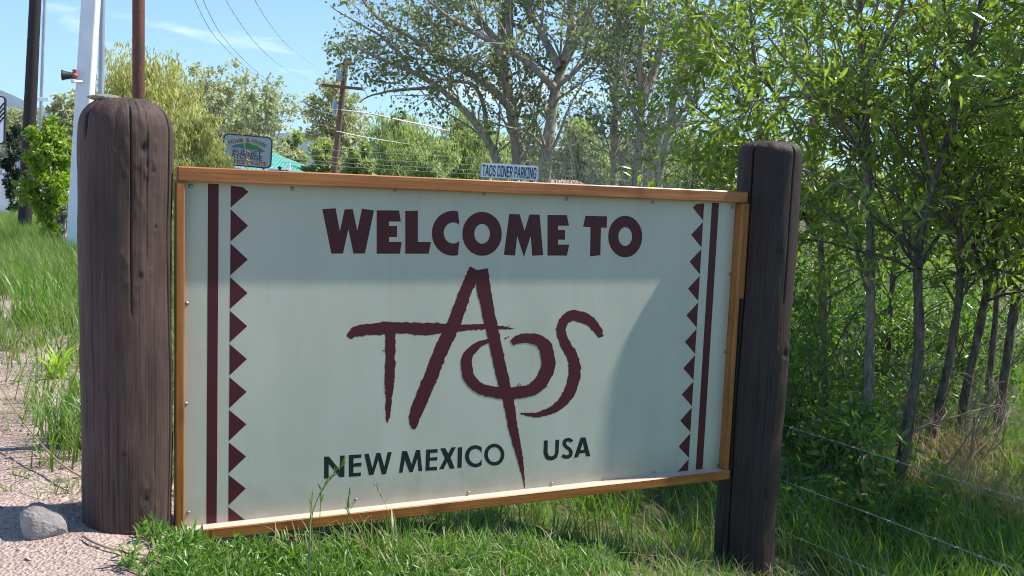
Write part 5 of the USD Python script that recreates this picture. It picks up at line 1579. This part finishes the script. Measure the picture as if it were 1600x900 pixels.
# roadside strip at the left
def d_road(x, y, u, w):
    strip = smooth(-9.6, -8.0, x + 0.5 * (patch(x, y, 0.8, 2) - 0.5) + 0.42 * np.maximum(y - 12, 0)) * smooth(-0.6, -1.2, x + 0.10 * (y - 4)) * smooth(4.4, 5.8, y + 1.7 * (np.clip(x, -4.5, -1.2) + 2.6) + 2.2 * (patch(x, y, 0.9, 6) - 0.5))
    near = smooth(-2.15, -1.8, x + 0.21 * (y - 4.2)) * smooth(-1.1, -1.3, x + 0.23 * (y - 4.2)) * smooth(3.7, 4.1, y) * (patch(x, y, 1.7, 8) > 0.40)
    return np.clip(strip + 0.6 * near, 0, 1) * (0.5 + 0.5 * smooth(0.35, 0.5, patch(x, y, 1.6, 12)))


rp_ = scatter(42000, -19, -0.8, 3.6, 34, d_road, rng)
instancer('roadside_grass', 'tall yellow green roadside grass left of the thick post', 'grass',
          [('tuft', blade_tuft(14, 0.40, 0.009, 0.28, np.random.default_rng(s), 4, 0.06, c_), m_) for s, c_, m_ in ((41, 0.7, 'grass_roadside'), (42, 0.9, 'grass_roadside'), (43, 0.4, 'grass_meadow'), (44, 0.5, 'grass_green'), (45, 0.6, 'grass_meadow'))],
          rp_, rng, 0.5, 1.15, 0.12)

# sparse little plants on the gravel
def d_spr(x, y, u, w):
    return 0.9 * (patch(x, y, 2.6, 18) > 0.60) * smooth(-0.9, -1.2, x) * smooth(8, 6.5, y)


sp_ = scatter(1500, -5.5, -0.9, 2.0, 7.8, d_spr, rng)
instancer('gravel_weeds', 'scattered small weeds on the gravel shoulder', 'weeds',
          [('tuft', blade_tuft(8, 0.09, 0.005, 0.6, np.random.default_rng(51), 3, 0.02, 0.8), 'grass_roadside'), ('weed', weed(12, 0.028, np.random.default_rng(52), 0.03), 'grass_weed')], sp_, rng, 0.5, 1.2, 0.15)

# dry tawny grass under the young trees
def d_dry(x, y, u, w):
    c1 = at(1490, 760, 6.2); c2 = at(1470, 690, 7.0); c3 = at(1580, 800, 5.6)
    g = sum(np.exp(-((x - c[0]) ** 2 + (y - c[1]) ** 2) / s) for c, s in ((c1, 0.07), (c2, 0.10), (c3, 0.04)))
    return np.clip(g, 0, 1)


dp_ = scatter(4200, 1.6, 5.0, 4.6, 8.6, d_dry, rng)
instancer('dry_grass', 'dry tawny grass beneath the leaning young trees', 'grass',
          [('tuft', blade_tuft(12, 0.34, 0.006, 0.5, np.random.default_rng(s), 4, 0.05, 1.0), 'grass_straw') for s in (61, 62)], dp_, rng, 0.6, 1.3, 0.3)

# tufts that stand out on their own
def tuft_thing(name, label, cat, pos, n, h, w, lean, curl, m_, seed, spread=0.04):
    v, f = blade_tuft(n, h, w, lean, np.random.default_rng(seed), 6, spread, curl)
    single(name, (v + pos, f), M[m_], label, cat)


tuft_thing('lime_plant', 'bright lime green strappy plant left of the thick post', 'plant', ground_hit(88, 590), 34, 0.30, 0.026, 0.5, 1.0, 'grass_lime', 71, 0.03)
tuft_thing('grass_clump', 'dark green upright grass clump hugging the left side of the thick post', 'grass', ground_hit(108, 690), 60, 0.34, 0.009, 0.18, 0.4, 'grass_green', 72, 0.06)
tuft_thing('grass_clump', 'small weedy clump on the gravel behind the rock', 'grass', ground_hit(104, 770), 34, 0.14, 0.006, 0.5, 0.9, 'grass_roadside', 73, 0.05)
tuft_thing('grass_clump', 'lush tall clump in the middle of the roadside strip', 'grass', ground_hit(66, 505), 110, 0.62, 0.014, 0.16, 0.5, 'grass_green', 74, 0.18)
tuft_thing('grass_clump', 'thin dry clump between the lime plant and the post', 'grass', ground_hit(70, 660), 26, 0.22, 0.005, 0.4, 0.7, 'grass_roadside', 75, 0.05)


def seed_stalk(label, px, py_top, depth, r, seed, m_='stalk_pale', head=26, headlen=0.10, bend=6, foot_dx=0):
    rng = np.random.default_rng(seed)
    tip = at(px + bend, py_top, depth)
    foot = at(px + foot_dx, 840, depth); foot[2] = float(ground_z(foot[0], foot[1]))
    mid = foot * 0.45 + tip * 0.55 - RIGHT * 0.004 * bend
    c = resample([foot, mid, tip], 14)
    t = Thing('seed_stalk', label, 'stalk', foot)
    t.part('stem', tube(c, np.linspace(r, r * 0.5, 14), 5), M[m_])
    L = np.linalg.norm(np.diff(c, axis=0), axis=1).sum()
    seg = c[int(14 * (1 - min(headlen / L, 0.8))):]
    if len(seg) < 2:
        seg = c[-2:]
    pos, tan = leaf_sites(resample(seg, 8)[None], head, rng, 0.0)
    v, f = leaves(pos, tan, rng, 0.030, 0.16, -0.3, 0.25, 0.002)
    t.raw('seed_head', v, f, None, M[m_])
    pos, tan = leaf_sites(c[None, 2:9], 3, rng, 0.0)
    v, f = leaves(pos, unit(tan + rng.normal(size=tan.shape) * 0.2), rng, 0.11, 0.06, 0.1, 0.35, 0, fine=True)
    t.raw('blade', v, f, None, M[m_])


seed_stalk('pale green seed stalk in front of the board, leftmost of the five', 487, 768, 2.95, 0.0045, 81, 'stalk_pale', 16, 0.10, 2)
seed_stalk('thin seed stalk close beside the leftmost pale one', 501, 762, 3.0, 0.0022, 82, 'grass_green', 10, 0.08, 1)
seed_stalk('tall leaning seed stalk crossing the letter N of NEW', 516, 722, 3.0, 0.0022, 83, 'grass_weed', 34, 0.12, 22)
seed_stalk('leafy dark green stalk below the letters of NEW MEXICO', 545, 762, 2.98, 0.0026, 84, 'grass_green', 12, 0.14, 1)
seed_stalk('wispy bent seed stalk under the word MEXICO', 600, 762, 3.1, 0.0016, 85, 'stalk_pale', 18, 0.08, -12)

# pebbles on the shoulder
def stone(seed):
    rng = np.random.default_rng(seed)
    h = trimesh.convex.convex_hull(unit(rng.normal(size=(14, 3))) * rng.uniform(0.8, 1.1, (14, 1)) * [1, 0.8, 0.55])
    return np.asarray(h.vertices), np.asarray(h.faces)


def d_peb(x, y, u, w):
    g = smooth(-0.75, -1.05, x + 0.5 * (patch(x, y, 1.6, 21) - 0.5))
    g = np.maximum(g, smooth(0.0, -0.35, u + 0.28 * w))
    return g * smooth(9, 5, y) * (0.35 + 0.65 * patch(x, y, 3, 22))


pb = scatter(42000, -5.2, -0.3, 1.9, 8.0, d_peb, rng)
sc = 0.0030 + 0.004 * rng.random(len(pb)) ** 2 + 0.018 * rng.random(len(pb)) ** 22
instancer('gravel', 'loose pinkish gravel on the road shoulder', 'gravel', [('pebble', stone(s), m_) for s, m_ in ((1, 'pebble_pink'), (2, 'pebble_grey'), (3, 'pebble_pink'), (4, 'pebble_dark'))], pb, rng, sc, None, 0.3)

# ------------------------------------------------------------------ air
usdkit.material(stage, '/World/Looks/haze', {'v': ('principled_volume', {'color': (0.62, 0.80, 1.0), 'density': 0.00006, 'anisotropy': 0.2})}, [], volume='v.volume')
single('haze', trimesh.creation.box((16000, 16000, 1400), trimesh.transformations.translation_matrix([0, 3000, 690])), M.setdefault('haze', UsdShade.Material.Get(stage, '/World/Looks/haze')),
       'thin bluish haze over the whole valley', 'haze', kind='stuff')


def straw(seed):
    rng = np.random.default_rng(seed)
    P = []
    for _ in range(5):
        a = rng.uniform(0, 6.28); L = rng.uniform(0.03, 0.12); o = np.r_[rng.normal(size=2) * 0.04, 0.006]
        d = np.array([math.cos(a), math.sin(a), rng.normal() * 0.05])
        P.append(resample([o, o + d * L * 0.5 + [0, 0, 0.004], o + d * L + rng.normal(size=3) * 0.006], 4))
    v, f = tubes(np.array(P), np.full((5, 4), 0.0009), 3)
    return v, np.vstack([f[:, [0, 1, 2]], f[:, [0, 2, 3]]])


lt_ = scatter(5200, -5.2, -0.3, 1.9, 8.0, lambda x, y, u, w: d_peb(x, y, u, w) * smooth(0.42, 0.6, patch(x, y, 1.8, 33)), rng)
instancer('straw_litter', 'dry straw and twig litter on the gravel shoulder', 'litter', [('straw', straw(1), 'grass_straw'), ('straw', straw(2), 'twig_dead'), ('straw', straw(3), 'twig_grey')], lt_, rng, 0.5, 1.2, 0.1)
